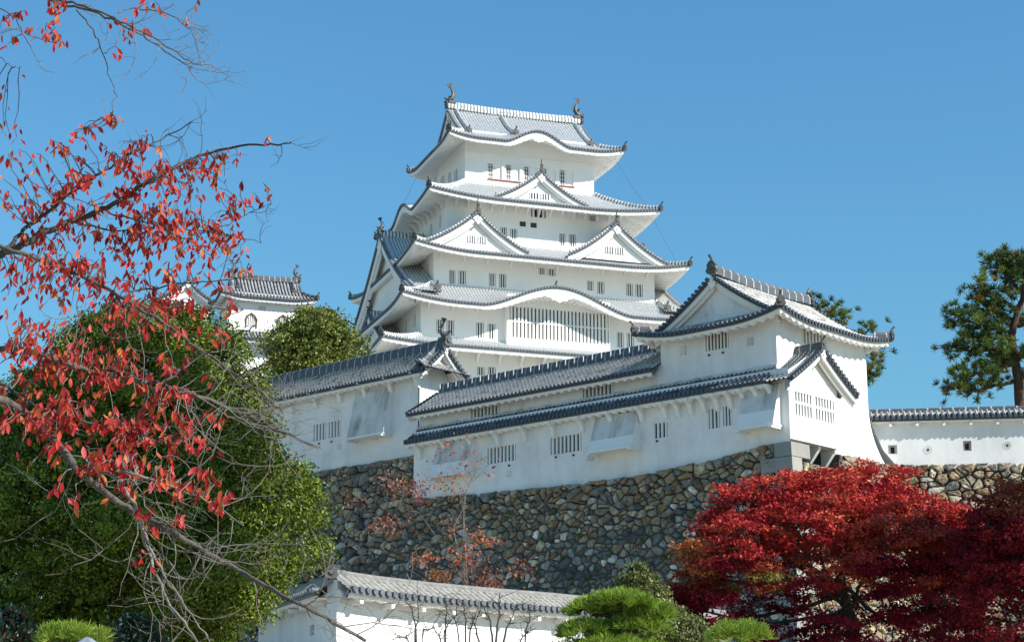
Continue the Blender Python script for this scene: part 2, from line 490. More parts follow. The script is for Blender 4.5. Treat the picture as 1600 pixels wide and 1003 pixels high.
OLD = Style('tile_old', 'keep_end', 'ridge_old', 'iron', 'trim', .27, 14, .17, .06, .52, .30, .36, .12, .55)
M['ridge_old'] = simple('old_ridge_tile', (.15, .148, .14), (.30, .29, .27), 5, .8, .2)
TUR = Style('tile', 'tile_end', 'ridge', 'iron', 'trim', .27, 14, .25, .14, .52, .30, .36, .12, .62)
def eaves(F, parent, st, k, line, HL, wl, wd, zin, extra=None, ext=0):
    """tile ends, scalloped board and soffit of one side, as children of the roof"""
    o = outv(F, k)
    a = MB(); tile_ends(a, line, -HL, HL, st.pitch, o); a.build("eave_tiles", M[st.end], parent)
    b = MB()
    eave_board(b, line, lambda u: side_pt(F, k, max(-wl, min(wl, u)), wd - .02, zin + (extra(u) * 2.2 if extra else 0)), -HL + .08, HL - .08, o, st.drop, st.bh, st.wpitch, st.wave, extra)
    b.build("eave", M[st.trim], parent)
def skirt(F, parent, st, he, ht, ze, zt, lift, wall, bumps={}, sides='SENW', orn=True, curve=.7):
    g = lambda V: 1 - (1 - V) * (curve + (1 - curve) * (1 - V))
    roof = MB(); lines = {}; fs = {}
    for k in sides:
        HL, HD, TL, TD = (he[0], he[1], ht[0], ht[1]) if k in 'SN' else (he[1], he[0], ht[1], ht[0])
        bl = bumps.get(k, [])
        def f(U, V, HL=HL, HD=HD, TL=TL, TD=TD, k=k, bl=bl):
            U = np.asarray(U, float); V = np.asarray(V, float)
            cl = np.maximum(0, 1 - ((HL - np.abs(U)) / (HL - TL)) / 1.5) ** 2
            z = zt + (ze - zt) * g(V) + lift * cl * V
            for c, w, h in bl: z = z + h * bell((U - c) / w) * np.clip(V, 0, 1.1) ** 1.5
            return side_pt(F, k, U, TD + (HD - TD) * V, z)
        tile_patch(roof, f, -HL, HL, st.pitch, lambda u, HL=HL, TL=TL: np.clip((np.abs(u) - TL) / (HL - TL), 0, .98), rows=st.rows, nv=9)
        fs[k] = (f, HL)
    r = roof.build("roof", M[st.tile], parent, smooth=True)
    for k in sides:
        f, HL = fs[k]
        wl, wd = (wall[0], wall[1]) if k in 'SN' else (wall[1], wall[0])
        bl = bumps.get(k, [])
        ex = (lambda u, bl=bl: sum(.32 * float(np.sqrt(bell((u - c) / (w * 1.02)))) for c, w, h in bl)) if bl else None
        eaves(F, r, st, k, lambda u, f=f: f(u, 1.0), HL, wl, wd, ze + .38, ex)
    for sx, sy in ((-1, -1), (1, -1), (1, 1), (-1, 1)):
        t = np.linspace(0, 1, 12)
        x = sx * (ht[0] + (he[0] - ht[0]) * t); y = sy * (ht[1] + (he[1] - ht[1]) * t)
        cl = np.maximum(0, 1 - (1 - t) / 1.5) ** 2
        P = F(x, y, zt + (ze - zt) * g(t) + lift * cl * t + .02)
        h = MB(); curve_ridge(h, P, st.hipw, st.hiph); h.build("hip_ridge", M[st.ridge], r)
        if orn:
            q = MB(); oni(q, P[-1] + UPV * .08, P[-1] - P[-3], st.orn); q.build("ridge_end_tile", M[st.iron], r)
    return r
def verge(parent, st, pt, out, w, face, board, base, tpitch=.30, gegyo=1.0, wins=(), wallmat=None, back=True, lo=-1, hi=1):
    """gable end: pt(y, d) is the roof surface at sideways y, d behind the verge plane"""
    out = np.asarray(out, float); ys = np.linspace(lo * w, hi * w, 61)
    top = np.array([pt(y, .10) for y in ys])
    sl = np.gradient(top[:, 2]) / (np.linalg.norm(np.gradient(top[:, :2], axis=0), axis=1) + 1e-9)
    vh = board * np.sqrt(1 + sl ** 2) ** .8
    Z = lambda k: np.stack([0 * ys, 0 * ys, -np.asarray(k) + 0 * ys], -1)
    b = MB()
    b.grid(np.stack([top + Z(.08), top + Z(.08 + vh), top + Z(.08 + vh) - out * .16, top + Z(.08) - out * .16], 1), close=True)
    t2 = top - out * .17
    b.grid(np.stack([t2 + Z(.06), t2 + Z(.1 + vh * 1.45), t2 + Z(.1 + vh * 1.45) - out * .12, t2 + Z(.06) - out * .12], 1), close=True)
    fi = np.array([pt(y, face) for y in ys])
    b.grid(np.stack([t2 + Z(.12), fi + Z(.16)], 1))
    bb = b.build("bargeboard", M[st.trim], parent)
    g = MB(); bot = fi.copy(); bot[:, 2] = np.minimum(base, fi[:, 2] - .1)
    g.grid(np.stack([fi + Z(.10), bot], 1))
    gw = g.build("gable_wall", M[wallmat or st.trim], parent)
    for (u0, u1, z0, z1) in wins:
        c = [pt(u, face) * np.array([1, 1, 0]) + UPV * z for u, z in ((u0, z0), (u1, z0), (u1, z1), (u0, z1))]
        q = MB(); q.prism([k + out * .02 for k in c], -out * .1); wq = q.build("window", M['dark'], gw)
        q = MB(); n = 3; du = (c[1] - c[0])
        for i in range(n + 1):
            q.box(c[0] + du * (i / n) - nrm(du) * .045 + out * .02, nrm(du) * .12, out * .08, c[3] - c[0])
        q.build("window_bars", M['bar'], wq)
    if gegyo:
        ap = pt(0.0, .10); s = gegyo; sd = nrm(np.cross(out, UPV)); z0 = -float(vh[30]) - .0
        q = MB()
        shp = [(0, .1), (.28, .0), (.5, -.12), (.42, -.3), (.26, -.3), (.3, -.46), (.16, -.5), (.1, -.66), (0, -.74)]
        shp = shp + [(-x, y) for x, y in shp[-2:0:-1]]
        q.prism([ap + sd * x * s + UPV * (z0 + y * s + .2 * s) + out * .02 for x, y in shp], out * .09)
        th = np.arange(6) / 6 * 2 * pi
        q.prism([ap + sd * .1 * s * cos(a) + UPV * (z0 + .0 * s + .1 * s * sin(a)) + out * .1 for a in th], out * .08)
        q.build("gable_ornament", M[st.trim], bb)
    v = MB()
    for sgn in (-1, 1):
        lim = w * (hi if sgn > 0 else -lo)
        # equal steps along the curve
        yy = np.linspace(0, sgn * lim, 200); pp = np.array([pt(y, 0) for y in yy])
        L = np.concatenate([[0], np.cumsum(np.linalg.norm(np.diff(pp, axis=0), axis=1))])
        fl = lambda u: np.array([np.interp(u, L, pp[:, i]) for i in range(3)])
        tile_ends(v, fl, .15, L[-1], tpitch, out, r=tpitch * .40, L=.10)
    v.build("verge_tiles", M[st.end], parent)
    return gw
def chidori(F, parent, st, k, c, dface, wid, zb, h, back, face=.55, board=.36, wins=(), vend=None, b=.60, gegyo=1.0, base=None, orn=.7, extra_ridges=(), fishy=0, ridge_h=.42, wallmat=None, name="gable_roof", descend=True):
    """triangular gable standing on a roof side; wid = (left, right) half widths"""
    o = outv(F, k)
    q = lambda t: (1 - t) * (b + (1 - b) * (1 - t))
    def pt(y, d):
        y = np.asarray(y, float); ww = np.where(y < 0, wid[0], wid[1])
        return side_pt(F, k, c + y, dface - d, zb + h * q(np.abs(y) / ww))
    roof = MB()
    for sgn, w in ((-1, wid[0]), (1, wid[1])):
        f = lambda U, V, sgn=sgn, w=w: pt(sgn * w * np.asarray(V) + sgn * 1e-6, U)
        tile_patch(roof, f, 0.0, back, st.pitch, rows=st.rows, nv=10, vend=vend)
    r = roof.build(name, M[st.tile], parent, smooth=True)
    W = max(wid)
    verge(r, st, lambda y, d: pt(y, d), o, W, face, board, zb if base is None else base, st.pitch, gegyo, wins, wallmat, lo=-wid[0] / W, hi=wid[1] / W)
    m = MB(); P = np.array([pt(0.0, d) + UPV * .02 for d in np.linspace(-.02, back, 8)]); curve_ridge(m, P, st.hipw * 1.1, ridge_h); m.build("main_ridge", M[st.ridge], r)
    if descend:
        for sgn, w in ((-1, wid[0]), (1, wid[1])):
            m = MB(); P = np.array([pt(sgn * w * t, .42) + UPV * .02 for t in np.linspace(.04, .93, 14)]); curve_ridge(m, P, st.hipw * .85, st.hiph * .75)
            m.build("verge_ridge", M[st.ridge], r)
            e = MB(); oni(e, P[-1] + UPV * .05, P[-1] - P[-2], st.orn * .6); e.build("ridge_end_tile", M[st.iron], r)
    for (d, t0, t1, sides) in extra_ridges:
        for sgn in sides:
            w = wid[0] if sgn < 0 else wid[1]
            m = MB(); P = np.array([pt(sgn * w * t, d) + UPV * .02 for t in np.linspace(t0, t1, 12)]); curve_ridge(m, P, st.hipw, st.hiph); m.build("verge_ridge", M[st.ridge], r)
            e = MB(); oni(e, P[-1] + UPV * .1, P[-1] - P[-2], st.orn * 1.3); e.build("ridge_end_tile", M[st.iron], r)
    e = MB(); a = pt(0.0, 0.05) + UPV * .12
    oni(e, a, o, orn)
    if fishy: fish(e, a + UPV * .35 - o * .1, o, fishy)
    e.build("ridge_end_tile", M[st.iron], r)
    return r
def irimoya(F, parent, st, hx, hy, ze, R, hv, lift, wall, bumps={}, a=.62, face=.5, board=.38, fishy=1.0, gegyo=1.0, over=2.2, ridge_h=.6, desc=True, wallmat=None, wallz=.38, ridge_x=None, ends=(-1, 1), slopes=()):
    """hip-and-gable roof with its ridge along x"""
    prof = lambda t: a * t + (1 - a) * t * t
    hg = hv - face; roof = MB(); fs = {}
    def zs(s, c): return ze + R * prof(s / hy) + lift * np.maximum(0, 1 - c / 3.2) ** 2 * np.clip(1 - s / over, 0, 1)
    for k in 'SN':
        bl = bumps.get(k, [])
        def f(U, V, k=k, bl=bl):
            U = np.asarray(U, float); V = np.asarray(V, float); s = hy * (1 - V)
            z = zs(s, hx - np.abs(U))
            for c, w, h in bl: z = z + h * bell((U - c) / w) * np.clip(1 - s / (hy * .72), 0, 1.1) ** 1.4
            return side_pt(F, k, U, hy * V, z)
        tile_patch(roof, f, -hv, hv, st.pitch, rows=st.rows, nv=16)
        V0 = lambda u: np.clip(1 - (hx - np.abs(u)) / hy, 0, .985)
        n = max(1, int(st.rows * (hx - hv) / hy)) if st.rows else 0
        tile_patch(roof, f, -hx, -hv, st.pitch, V0, rows=n, nv=6); tile_patch(roof, f, hv, hx, st.pitch, V0, rows=n, nv=6)
        fs[k] = (f, hx)
    D = hx - hg
    for k in 'WE':
        def f(U, V, k=k):
            U = np.asarray(U, float); V = np.asarray(V, float); s = D * (1 - V)
            return side_pt(F, k, U, hx - s, zs(s, hy - np.abs(U)))
        n = max(1, int(st.rows * D / hy)) if st.rows else 0
        tile_patch(roof, f, -hy, hy, st.pitch, lambda u: 1 - np.clip((hy - np.abs(u)) / D, .02, 1), rows=n, nv=7)
        fs[k] = (f, hy)
    r = roof.build("roof", M[st.tile], parent, smooth=True)
    for k in 'SENW':
        f, HL = fs[k]
        wl, wd = (wall[0], wall[1]) if k in 'SN' else (wall[1], wall[0])
        bl = bumps.get(k, [])
        ex = (lambda u, bl=bl: sum(.30 * float(np.sqrt(bell((u - c) / (w * 1.02)))) for c, w, h in bl)) if bl else None
        eaves(F, r, st, k, lambda u, f=f: f(u, 1.0), HL, wl, wd, ze + wallz, ex)
    for sx in ends:
        k = 'W' if sx < 0 else 'E'; o = outv(F, k)
        yg = hy - (hx - hv)
        pt = lambda y, d, sx=sx: F(sx * (hv - d), y, ze + R * prof((hy - abs(y)) / hy))
        verge(r, st, pt, o, yg, face, board, ze + R * prof(D / hy) - .1, st.pitch, gegyo, (), wallmat)
        if desc:
            for sy in (-1, 1):
                m = MB(); P = np.array([pt(sy * yg * t, .75) + UPV * .02 for t in np.linspace(.05, .95, 12)]); curve_ridge(m, P, st.hipw, st.hiph); m.build("verge_ridge", M[st.ridge], r)
                e = MB(); oni(e, P[-1] + UPV * .1, P[-1] - P[-2], st.orn * 1.1); e.build("ridge_end_tile", M[st.iron], r)
        for sy in (-1, 1):
            t = np.linspace(0, 1, 10); s = (hx - hv) * (1 - t)
            P = F(sx * (hx - s), sy * (hy - s), zs(s, s) + .02)
            m = MB(); curve_ridge(m, P, st.hipw, st.hiph); m.build("hip_ridge", M[st.ridge], r)
            e = MB(); oni(e, P[-1] + UPV * .06, P[-1] - P[-3], st.orn); e.build("ridge_end_tile", M[st.iron], r)
    for (x, sy, t0, t1) in slopes:
        m = MB(); tt = np.linspace(t0, t1, 12)
        z = ze + R * prof(1 - tt)
        for c, w, h in bumps.get('S', []): z = z + (h * bell((x - c) / w) * np.clip(1 - hy * (1 - tt) / (hy * .72), 0, 1.1) ** 1.4)
        P = F(x + 0 * tt, sy * hy * tt, z + .02); curve_ridge(m, P, st.hipw, st.hiph); m.build("verge_ridge", M[st.ridge], r)
        e = MB(); oni(e, P[-1] + UPV * .1, P[-1] - P[-2], st.orn * 1.2); e.build("ridge_end_tile", M[st.iron], r)
    rx = ridge_x or hv
    m = MB(); x = np.linspace(-rx, rx, 24); P = F(x, 0 * x, ze + R + .10 + .14 * (x / rx) ** 2)
    curve_ridge(m, P, st.hipw * 1.4, ridge_h); m.build("main_ridge", M[st.ridge], r)
    for sx in ends:
        o = outv(F, 'W' if sx < 0 else 'E')
        e = MB(); a0 = F(sx * rx, 0, ze + R + .35)
        oni(e, a0, o, st.orn * 1.25)
        if fishy: fish(e, F(sx * (rx - .35 * fishy), 0, ze + R + .12 + ridge_h), o, fishy)
        e.build("ridge_ornament", M[st.iron], r)
    return r

# ------------------------------------------------------------------ the castle keep
KF = Frame((.278, 179.233), 70.9)
def keep():
    T = thing("castle_keep", KF(0, 0, 20.0), "tall white five-tiered castle keep with stacked grey tiled roofs and many gables, crowning the hill", "castle")
    f6, f4, f3, f2, f1 = (6.54, 4.46), (9.05, 6.81), (10.84, 8.79), (12.24, 9.70), (14.3, 10.8)
    # windows measured on the south and west faces, in photo pixels
    W6 = [(762.6 + 27.95 * i, 784.3 + 27.95 * i, 256 + 2.6 * i, 279.5 + 2.6 * i) for i in range(5)]
    W4 = [(830, 853, 327.5, 340), (921, 930, 337, 346), (782, 792, 355, 370), (797.5, 808.5, 357.5, 373.5), (874, 883.5, 365, 384), (889, 900, 366, 385)]
    V4 = [(812, 822, 346, 354), (829, 839, 348, 356)]
    W3 = [(701.6, 711.6, 422, 443), (716.5, 728, 422.5, 444), (764, 774.3, 427, 447), (780, 791, 428, 449), (842, 852, 418.5, 429), (856, 868, 420, 431), (917, 927.5, 438.6, 454), (933, 944.5, 440, 459), (978.5, 989, 443, 462.5), (993, 1004.5, 444, 464)]
    W2 = [(682, 692.5, 499, 521), (698, 709.8, 500, 524), (744, 756, 504, 528), (762, 774, 505.5, 529.5), (964, 974.5, 519, 543), (979.5, 991, 520, 544)]
    W1 = [(745.5, 757, 573, 586), (762.5, 774.5, 573, 587), (850, 861, 580, 592)]
    for nm, (wx, wy), z0, z1, wins, bars in (("6", f6, 57.0, 63.0, W6, 0), ("4", f4, 50.6, 56.0, W4, 3), ("3", f3, 45.6, 50.0, W3, 3), ("2", f2, 40.5, 45.2, W2, 3), ("1", f1, 35.6, 40.3, W1, 3)):
        mb = MB(); HS = [KF.rectS(*w, -wy) for w in wins]
        fS = lambda u, z, wy=wy: KF(u, -wy, z)
        fW = lambda u, z, wx=wx: KF(-wx, u, z)
        HW = []
        if nm == "6": HW = [KF.rectW(*w, -wx) for w in ((688, 695, 276, 297), (700, 705.5, 270, 292), (709.5, 715.5, 265, 287))]
        else:
            zc = (z0 + z1) / 2 - .4
            HW = [(y, y + .7, zc, zc + 1.2) for y in np.arange(-wy + 1.6, wy - 1.2, 2.9)]
        vents = [KF.rectS(*w, -wy) for w in V4] if nm == "4" else []
        wall_sheet(mb, fS, -KF.ey, -wx, wx, z0, z1, HS + vents)
        wall_sheet(mb, fW, -KF.ex, -wy, wy, z0, z1, HW)
        for a, b in (((wx, -wy), (wx, wy)), ((wx, wy), (-wx, wy))):
            A, B = KF(a[0], a[1], z0), KF(b[0], b[1], z0); h = UPV * (z1 - z0)
            mb.add([A, B, B + h, A + h], [[0, 1, 2, 3]])
        # thin moulding under the eaves on the top storey
        if nm == "6":
            mb.box(KF(-wx - .03, -wy - .05, 60.75), KF.ex * (2 * wx + .06), KF.ey * .05, UPV * .12)
            for x in np.linspace(-wx + 1.6, wx - 1.6, 6): mb.box(KF(x, -wy - .04, 59.9), KF.ex * .1, KF.ey * .04, UPV * .85)
        w_ = mb.build("wall", M['keep_wall'], T)
        for H in HS:
            if nm == "6":
                q = window(w_, fS, -KF.ey, H, 0)
                b = MB(); um = H[0] + (H[1] - H[0]) * .42
                b.box(KF(um, -wy + .16, H[2]), KF.ex * (H[1] - um), KF.ey * .06, UPV * (H[3] - H[2])); b.build("shutter", M['keep_wall'], q)
                b = MB()
                for i in range(3): b.box(KF(H[0] + (um - H[0]) * (i + .5) / 3, -wy + .1, H[2]), KF.ex * .06, KF.ey * .06, UPV * (H[3] - H[2]))
                for i in range(4): b.box(KF(H[0], -wy + .12, H[2] + (H[3] - H[2]) * (.12 + .25 * i)), KF.ex * (um - H[0]), KF.ey * .05, UPV * .05)
                b.build("window_bars", M['bar'], q)
            else: window(w_, fS, -KF.ey, H, bars, cross=0)
        for H in vents: window(w_, fS, -KF.ey, H, 0, depth=.12, mats=('lattice', 'bar'))
        for H in HW: window(w_, fW, -KF.ex, H, 2)
        if nm == "6":
            for i, j in ((0, 1), (2, 3), (4, 4)):
                b = MB(); x0, x1 = HS[i][0] - .05, HS[j][1] + .1
                b.box(KF(x0, -wy - .1, HS[i][2] - .16), KF.ex * (x1 - x0), KF.ey * .12, UPV * .09); b.build("window_sill", M['redwood'], w_)
    # roofs from the ground up
    r5 = skirt(KF, T, KEEP, (16.8, 13.32), f2, 39.72, 41.2, .4, f1)
    r4 = skirt(KF, T, KEEP, (14.69, 12.15), f3, 43.98, 46.35, .65, f2, {'S': [(.1, 7.3, 2.15)]})
    r3 = skirt(KF, T, KEEP, (13.39, 11.34), f4, 48.95, 51.2, .72, f3)
    r2 = skirt(KF, T, KEEP, (11.45, 9.21), f6, 54.85, 57.7, .62, f4, {'W': [(0, 3.6, 1.35)], 'E': [(0, 3.6, 1.35)]})
    r1 = irimoya(KF, T, KEEP, 8.85, 6.76, 61.5, 5.0, 6.95, .5, f6, {'S': [(.12, 3.4, 1.3)], 'N': [(.12, 3.4, 1.3)]}, fishy=1.15, slopes=((-1.6, -1, .05, .72),), ridge_h=.62)
    # ridge and end tile riding the big curved gable, plaster pendants under both curves
    tt = np.linspace(.15, .8, 10); gg = 1 - (1 - tt) * (.7 + .3 * (1 - tt))
    P = KF(.1 - 1.2 * (1 - tt), -(8.79 + 3.36 * tt), 46.35 - 2.37 * gg + 2.15 * tt ** 1.5 + .02)
    m = MB(); curve_ridge(m, P, .32, .36); m.build("verge_ridge", M['keep_ridge'], r4)
    m = MB(); oni(m, P[-1] + UPV * .1, P[-1] - P[-2], .85); m.build("ridge_end_tile", M['iron'], r4)
    for rr, y, z, s in ((r4, -11.95, 45.45, 1.5), (r1, -6.58, 62.15, .95)):
        m = MB(); shp = [(0, .1), (.5, .06), (.95, -.06), (.8, -.2), (.55, -.2), (.5, -.34), (.25, -.36), (0, -.5)]; shp += [(-a, b) for a, b in shp[-2:0:-1]]
        m.prism([KF(.1 + a * s, y, z + b * s) for a, b in shp], -KF.ey * .12); m.build("gable_ornament", M['keep_wall'], rr)
    rw = lambda px, d: [KF.rectS(*w, -d) for w in px]
    g = lambda c, ws: [(a - c, b - c, z0, z1) for a, b, z0, z1 in ws]
    chidori(KF, T, KEEP, 'S', -.15, 8.2, (4.7, 4.7), 55.35, 2.85, 3.6, wins=g(-.15, rw([(828, 841, 302, 310), (846, 858, 303.5, 311.5)], 7.65)), fishy=.5, board=.42)
    chidori(KF, T, KEEP, 'S', -7.1, 10.3, (5.4, 4.9), 49.65, 3.35, 4.2, wins=g(-7.1, rw([(732, 743, 368.5, 379), (748, 759, 370, 380.5)], 9.75)), fishy=.5, board=.46)
    chidori(KF, T, KEEP, 'S', 6.55, 10.3, (4.9, 5.1), 49.85, 3.45, 4.2, wins=g(6.55, rw([(947, 958, 385.5, 396), (963, 974, 387, 397.5)], 9.75)), fishy=.5, board=.46)
    ve = lambda u: np.where(u > 2.75, .74, 1.0)
    for k in 'WE':
        chidori(KF, T, KEEP, k, 0.0, 13.6, (11.3, 11.3), 45.0, 8.0, 4.6, face=.9, board=.75, vend=ve, b=.66, gegyo=2.2, base=45.0, orn=.9, fishy=.8, extra_ridges=((2.45, .55, .97, (-1, 1)),), ridge_h=.6)
        chidori(KF, T, KEEP, k, 0.0, 14.5, (7.6, 7.6), 40.6, 4.6, 2.3, face=.6, board=.45, b=.62, gegyo=1.2, base=40.5, orn=.8, fishy=.6, extra_ridges=((1.7, .5, .95, (-1, 1)),), ridge_h=.5)
    # projecting lattice bay under the big curved gable
    x0, x1, z0, z1 = KF.rectS(792, 953, 483, 545, -10.35)
    ya, yb = -10.35, -9.7
    b = MB(); H = KF.rectS(796.5, 951, 480, 535, -10.35); H = (H[0], H[1], z0 + .75, z1 - .1)
    fS = lambda u, z: KF(u, ya, z)
    wall_sheet(b, fS, -KF.ey, x0, x1, z0 - .1, 45.6, [H], depth=.4)
    for x, s in ((x0, -1), (x1, 1)):
        A, B = KF(x, ya, z0 - .1), KF(x, yb, z0 - .1); h = UPV * (45.6 - z0 + .1); b.add([A, B, B + h, A + h], [[0, 1, 2, 3]])
    b.add([KF(x0, ya, z0 - .1), KF(x1, ya, z0 - .1), KF(x1, yb, z0 - .1), KF(x0, yb, z0 - .1)], [[0, 1, 2, 3]])
    bay = b.build("lattice_bay", M['keep_wall'], T)
    window(bay, fS, -KF.ey, H, 27, depth=.4, barw=.2, cross=1)
    # brackets under the eaves
    for x in np.arange(-8.2, 8.5, 1.17): bracket(T, KF(x, -6.81, 55.25), -KF.ey, 1.0, 'keep_wall')
    for x in np.arange(-13.6, 13.8, 2.08): bracket(T, KF(x, -10.8, 39.75), -KF.ey, 1.05, 'keep_wall')
    for x in np.arange(-10.2, 10.6, 2.25): bracket(T, KF(x, -8.79, 49.28), -KF.ey, .75, 'keep_wall')
    for x in list(np.arange(-11.6, -6.5, 2.3)) + [9.2, 11.2]: bracket(T, KF(x, -9.7, 44.3), -KF.ey, .75, 'keep_wall')
    for y in np.arange(-6.0, 6.3, 1.4): bracket(T, KF(-9.05, y, 55.25), -KF.ex, 1.05, 'keep_wall')
    # lightning conductor wires
    for a, c in ((KF(8.1, -6.0, 61.2), KF(10.6, -8.4, 55.5)), (KF(-8.3, 6.2, 61.2), KF(-10.6, 8.4, 55.5)), (KF(10.9, -8.6, 54.7), KF(12.6, -10.6, 49.6))):
        m = MB(); m.tube([a, (a + c) / 2 - UPV * .1, c], .011, 5); m.build("lightning_wire", M['lattice'], T)
    # battered stone base
    m = MB(); q = []
    for z, e in ((20.0, 6.0), (25.0, 3.6), (30.0, 1.7), (35.7, .3)):
        q.append([KF(sx * (f1[0] + e), sy * (f1[1] + e), z) for sx, sy in ((-1, -1), (1, -1), (1, 1), (-1, 1))])
    m.grid(np.array(q), close=True); m.build("stone_base", M['rubble'], T)
    return T
# ------------------------------------------------------------------ rubble stone
def clip_poly(poly, p, q):
    """part of poly nearer to p than to q"""
    m = (p + q) / 2; d = q - p; out = []
    for i in range(len(poly)):
        a, b = poly[i], poly[(i + 1) % len(poly)]
        sa, sb = (a - m) @ d, (b - m) @ d
        if sa <= 0: out.append(a)
        if sa * sb < 0: out.append(a + (b - a) * (sa / (sa - sb)))
    return out
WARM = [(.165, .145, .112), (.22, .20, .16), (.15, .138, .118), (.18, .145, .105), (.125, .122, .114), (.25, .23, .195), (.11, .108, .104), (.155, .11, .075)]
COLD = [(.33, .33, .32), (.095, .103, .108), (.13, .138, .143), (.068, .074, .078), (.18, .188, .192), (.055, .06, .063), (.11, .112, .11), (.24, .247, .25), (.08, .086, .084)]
def rubble(P3, out, u0, u1, zb, ztop, size, seed, mix, bulge=.12, gap=.018, squash=.78, mb=None):
    """dry-stone face: every stone is its own faceted lump; mix(u, z) is the share of cool grey stone"""
    rs = np.random.RandomState(seed); mb = mb or MB(); out = np.asarray(out, float)
    pts = []; zmax = max(ztop(u) for u in np.linspace(u0, u1, 40))
    sx, sz = size, size * squash
    nz = int((zmax - zb) / sz) + 2
    for j in range(-1, nz + 1):
        n = int((u1 - u0) / sx) + 2
        for i in range(-1, n + 1):
            if rs.rand() < .24: continue
            p = np.array([u0 + (i + .5 * (j % 2) + rs.uniform(-.5, .5)) * sx, zb + (j + rs.uniform(-.42, .42)) * sz])
            pts.append(p)
            for _ in range(rs.choice(3, p=[.55, .25, .2])): pts.append(p + rs.uniform(-.55, .55, 2) * (sx, sz))
    pts = np.array(pts); pts = pts[[p[1] < ztop(min(max(p[0], u0), u1)) - .13 for p in pts]]; SCL = np.array([1, 1 / squash])
    Q = pts * SCL
    for i, p in enumerate(Q):
        zt = ztop(min(max(pts[i, 0], u0), u1))
        if not (u0 - sx * .4 < pts[i, 0] < u1 + sx * .4) or pts[i, 1] > zt - .06 or pts[i, 1] < zb - .3: continue
        d = np.linalg.norm(Q - p, axis=1); near = np.argsort(d)[1:16]
        R = size * 1.25
        poly = [p + np.array([cos(a), sin(a)]) * R * 1.2 for a in np.arange(10) / 10 * 2 * pi]
        for k in near:
            if d[k] < 1e-4: continue
            poly = clip_poly(poly, p, Q[k])
            if len(poly) < 3: break
        if len(poly) < 3: continue
        poly = np.array(poly) / SCL
        poly[:, 0] = np.clip(poly[:, 0], u0, u1); poly[:, 1] = np.minimum(poly[:, 1], [ztop(u) + rs.uniform(-.05, .03) for u in poly[:, 0]])
        c = poly.mean(0); r = np.linalg.norm(poly - c, axis=1).mean()
        if r < .06: continue
        # round the corners: resample with midpoints pulled in
        nx = np.roll(poly, -1, 0); q = np.empty((2 * len(poly), 2)); q[0::2] = poly * .93 + c * .07; q[1::2] = (poly + nx) / 2; q = c + (q - c) * rs.uniform(.80, 1.0, (len(q), 1)) ** .6
        sh = 1 - (gap + rs.uniform(0, .03)) / r
        ring0 = c + (q - c) * sh; ring1 = c + (q - c) * sh * .90; ring2 = c + (q - c) * sh * (.58 + rs.rand() * .14)
        n = len(q); b = bulge * min(1.3, r / (size * .5)) * rs.uniform(.55, 1.25)
        tilt = rs.uniform(-.28, .28, 2)
        def lay(ring, h, jit):
            o = h + ((ring - c) @ tilt) * (h / (b + 1e-6)) + rs.uniform(-jit, jit, len(ring))
            return np.array([P3(a, z) for a, z in ring]) + out * o[:, None]
        V = np.concatenate([lay(ring0, -.18, 0), lay(ring0, b * .22, .02), lay(ring1, b * .74, .035), lay(ring2, b, .04), lay(c[None], b * 1.03, .02)])
        f = []
        for L in range(3): f += [[L * n + k, L * n + (k + 1) % n, (L + 1) * n + (k + 1) % n, (L + 1) * n + k] for k in range(n)]
        f += [[3 * n + k, 3 * n + (k + 1) % n, 4 * n] for k in range(n)]
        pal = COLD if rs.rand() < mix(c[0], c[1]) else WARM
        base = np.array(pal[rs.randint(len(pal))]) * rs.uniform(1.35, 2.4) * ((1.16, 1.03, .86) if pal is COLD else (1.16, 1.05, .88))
        mb.add(V, f, 0, None, base)
    # small wedge stones packed between the big ones
    g = (1 + 5 ** .5) / 2
    iv = nrm(np.array([(-1, g, 0), (1, g, 0), (-1, -g, 0), (1, -g, 0), (0, -1, g), (0, 1, g), (0, -1, -g), (0, 1, -g), (g, 0, -1), (g, 0, 1), (-g, 0, -1), (-g, 0, 1)]))
    it = np.array([(0, 11, 5), (0, 5, 1), (0, 1, 7), (0, 7, 10), (0, 10, 11), (1, 5, 9), (5, 11, 4), (11, 10, 2), (10, 7, 6), (7, 1, 8), (3, 9, 4), (3, 4, 2), (3, 2, 6), (3, 6, 8), (3, 8, 9), (4, 9, 5), (2, 4, 11), (6, 2, 10), (8, 6, 7), (9, 8, 1)])
    k = int((u1 - u0) * (zmax - zb) * 16); uu = rs.uniform(u0 + .1, u1 - .1, k); zz = rs.uniform(zb, zmax, k)
    ok = zz < np.array([ztop(u) for u in uu]) - .14; uu, zz = uu[ok], zz[ok]; k = len(uu)
    cen = np.array([P3(u, z) for u, z in zip(uu, zz)]) - out * rs.uniform(.02, .07, (k, 1))
    sc = rs.uniform(.045, .125, (k, 1, 1)) * rs.uniform(.7, 1.3, (k, 1, 3)); V = cen[:, None] + iv[None] * sc * rs.uniform(.8, 1.15, (k, 12, 1))
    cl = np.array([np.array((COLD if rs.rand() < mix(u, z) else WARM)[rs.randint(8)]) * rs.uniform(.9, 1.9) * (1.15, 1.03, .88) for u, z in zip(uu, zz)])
    mb.add(V.reshape(-1, 3), (it[None] + (np.arange(k) * 12)[:, None, None]).reshape(-1, 3), 0, None, np.repeat(cl, 12, 0))
    # packed earth behind the joints
    us = np.linspace(u0, u1, 30)
    B = np.array([[P3(u, zb - .3) - out * .16, P3(u, ztop(u) - .12) - out * .16] for u in us])
    mb.grid(B, 1)
    return mb
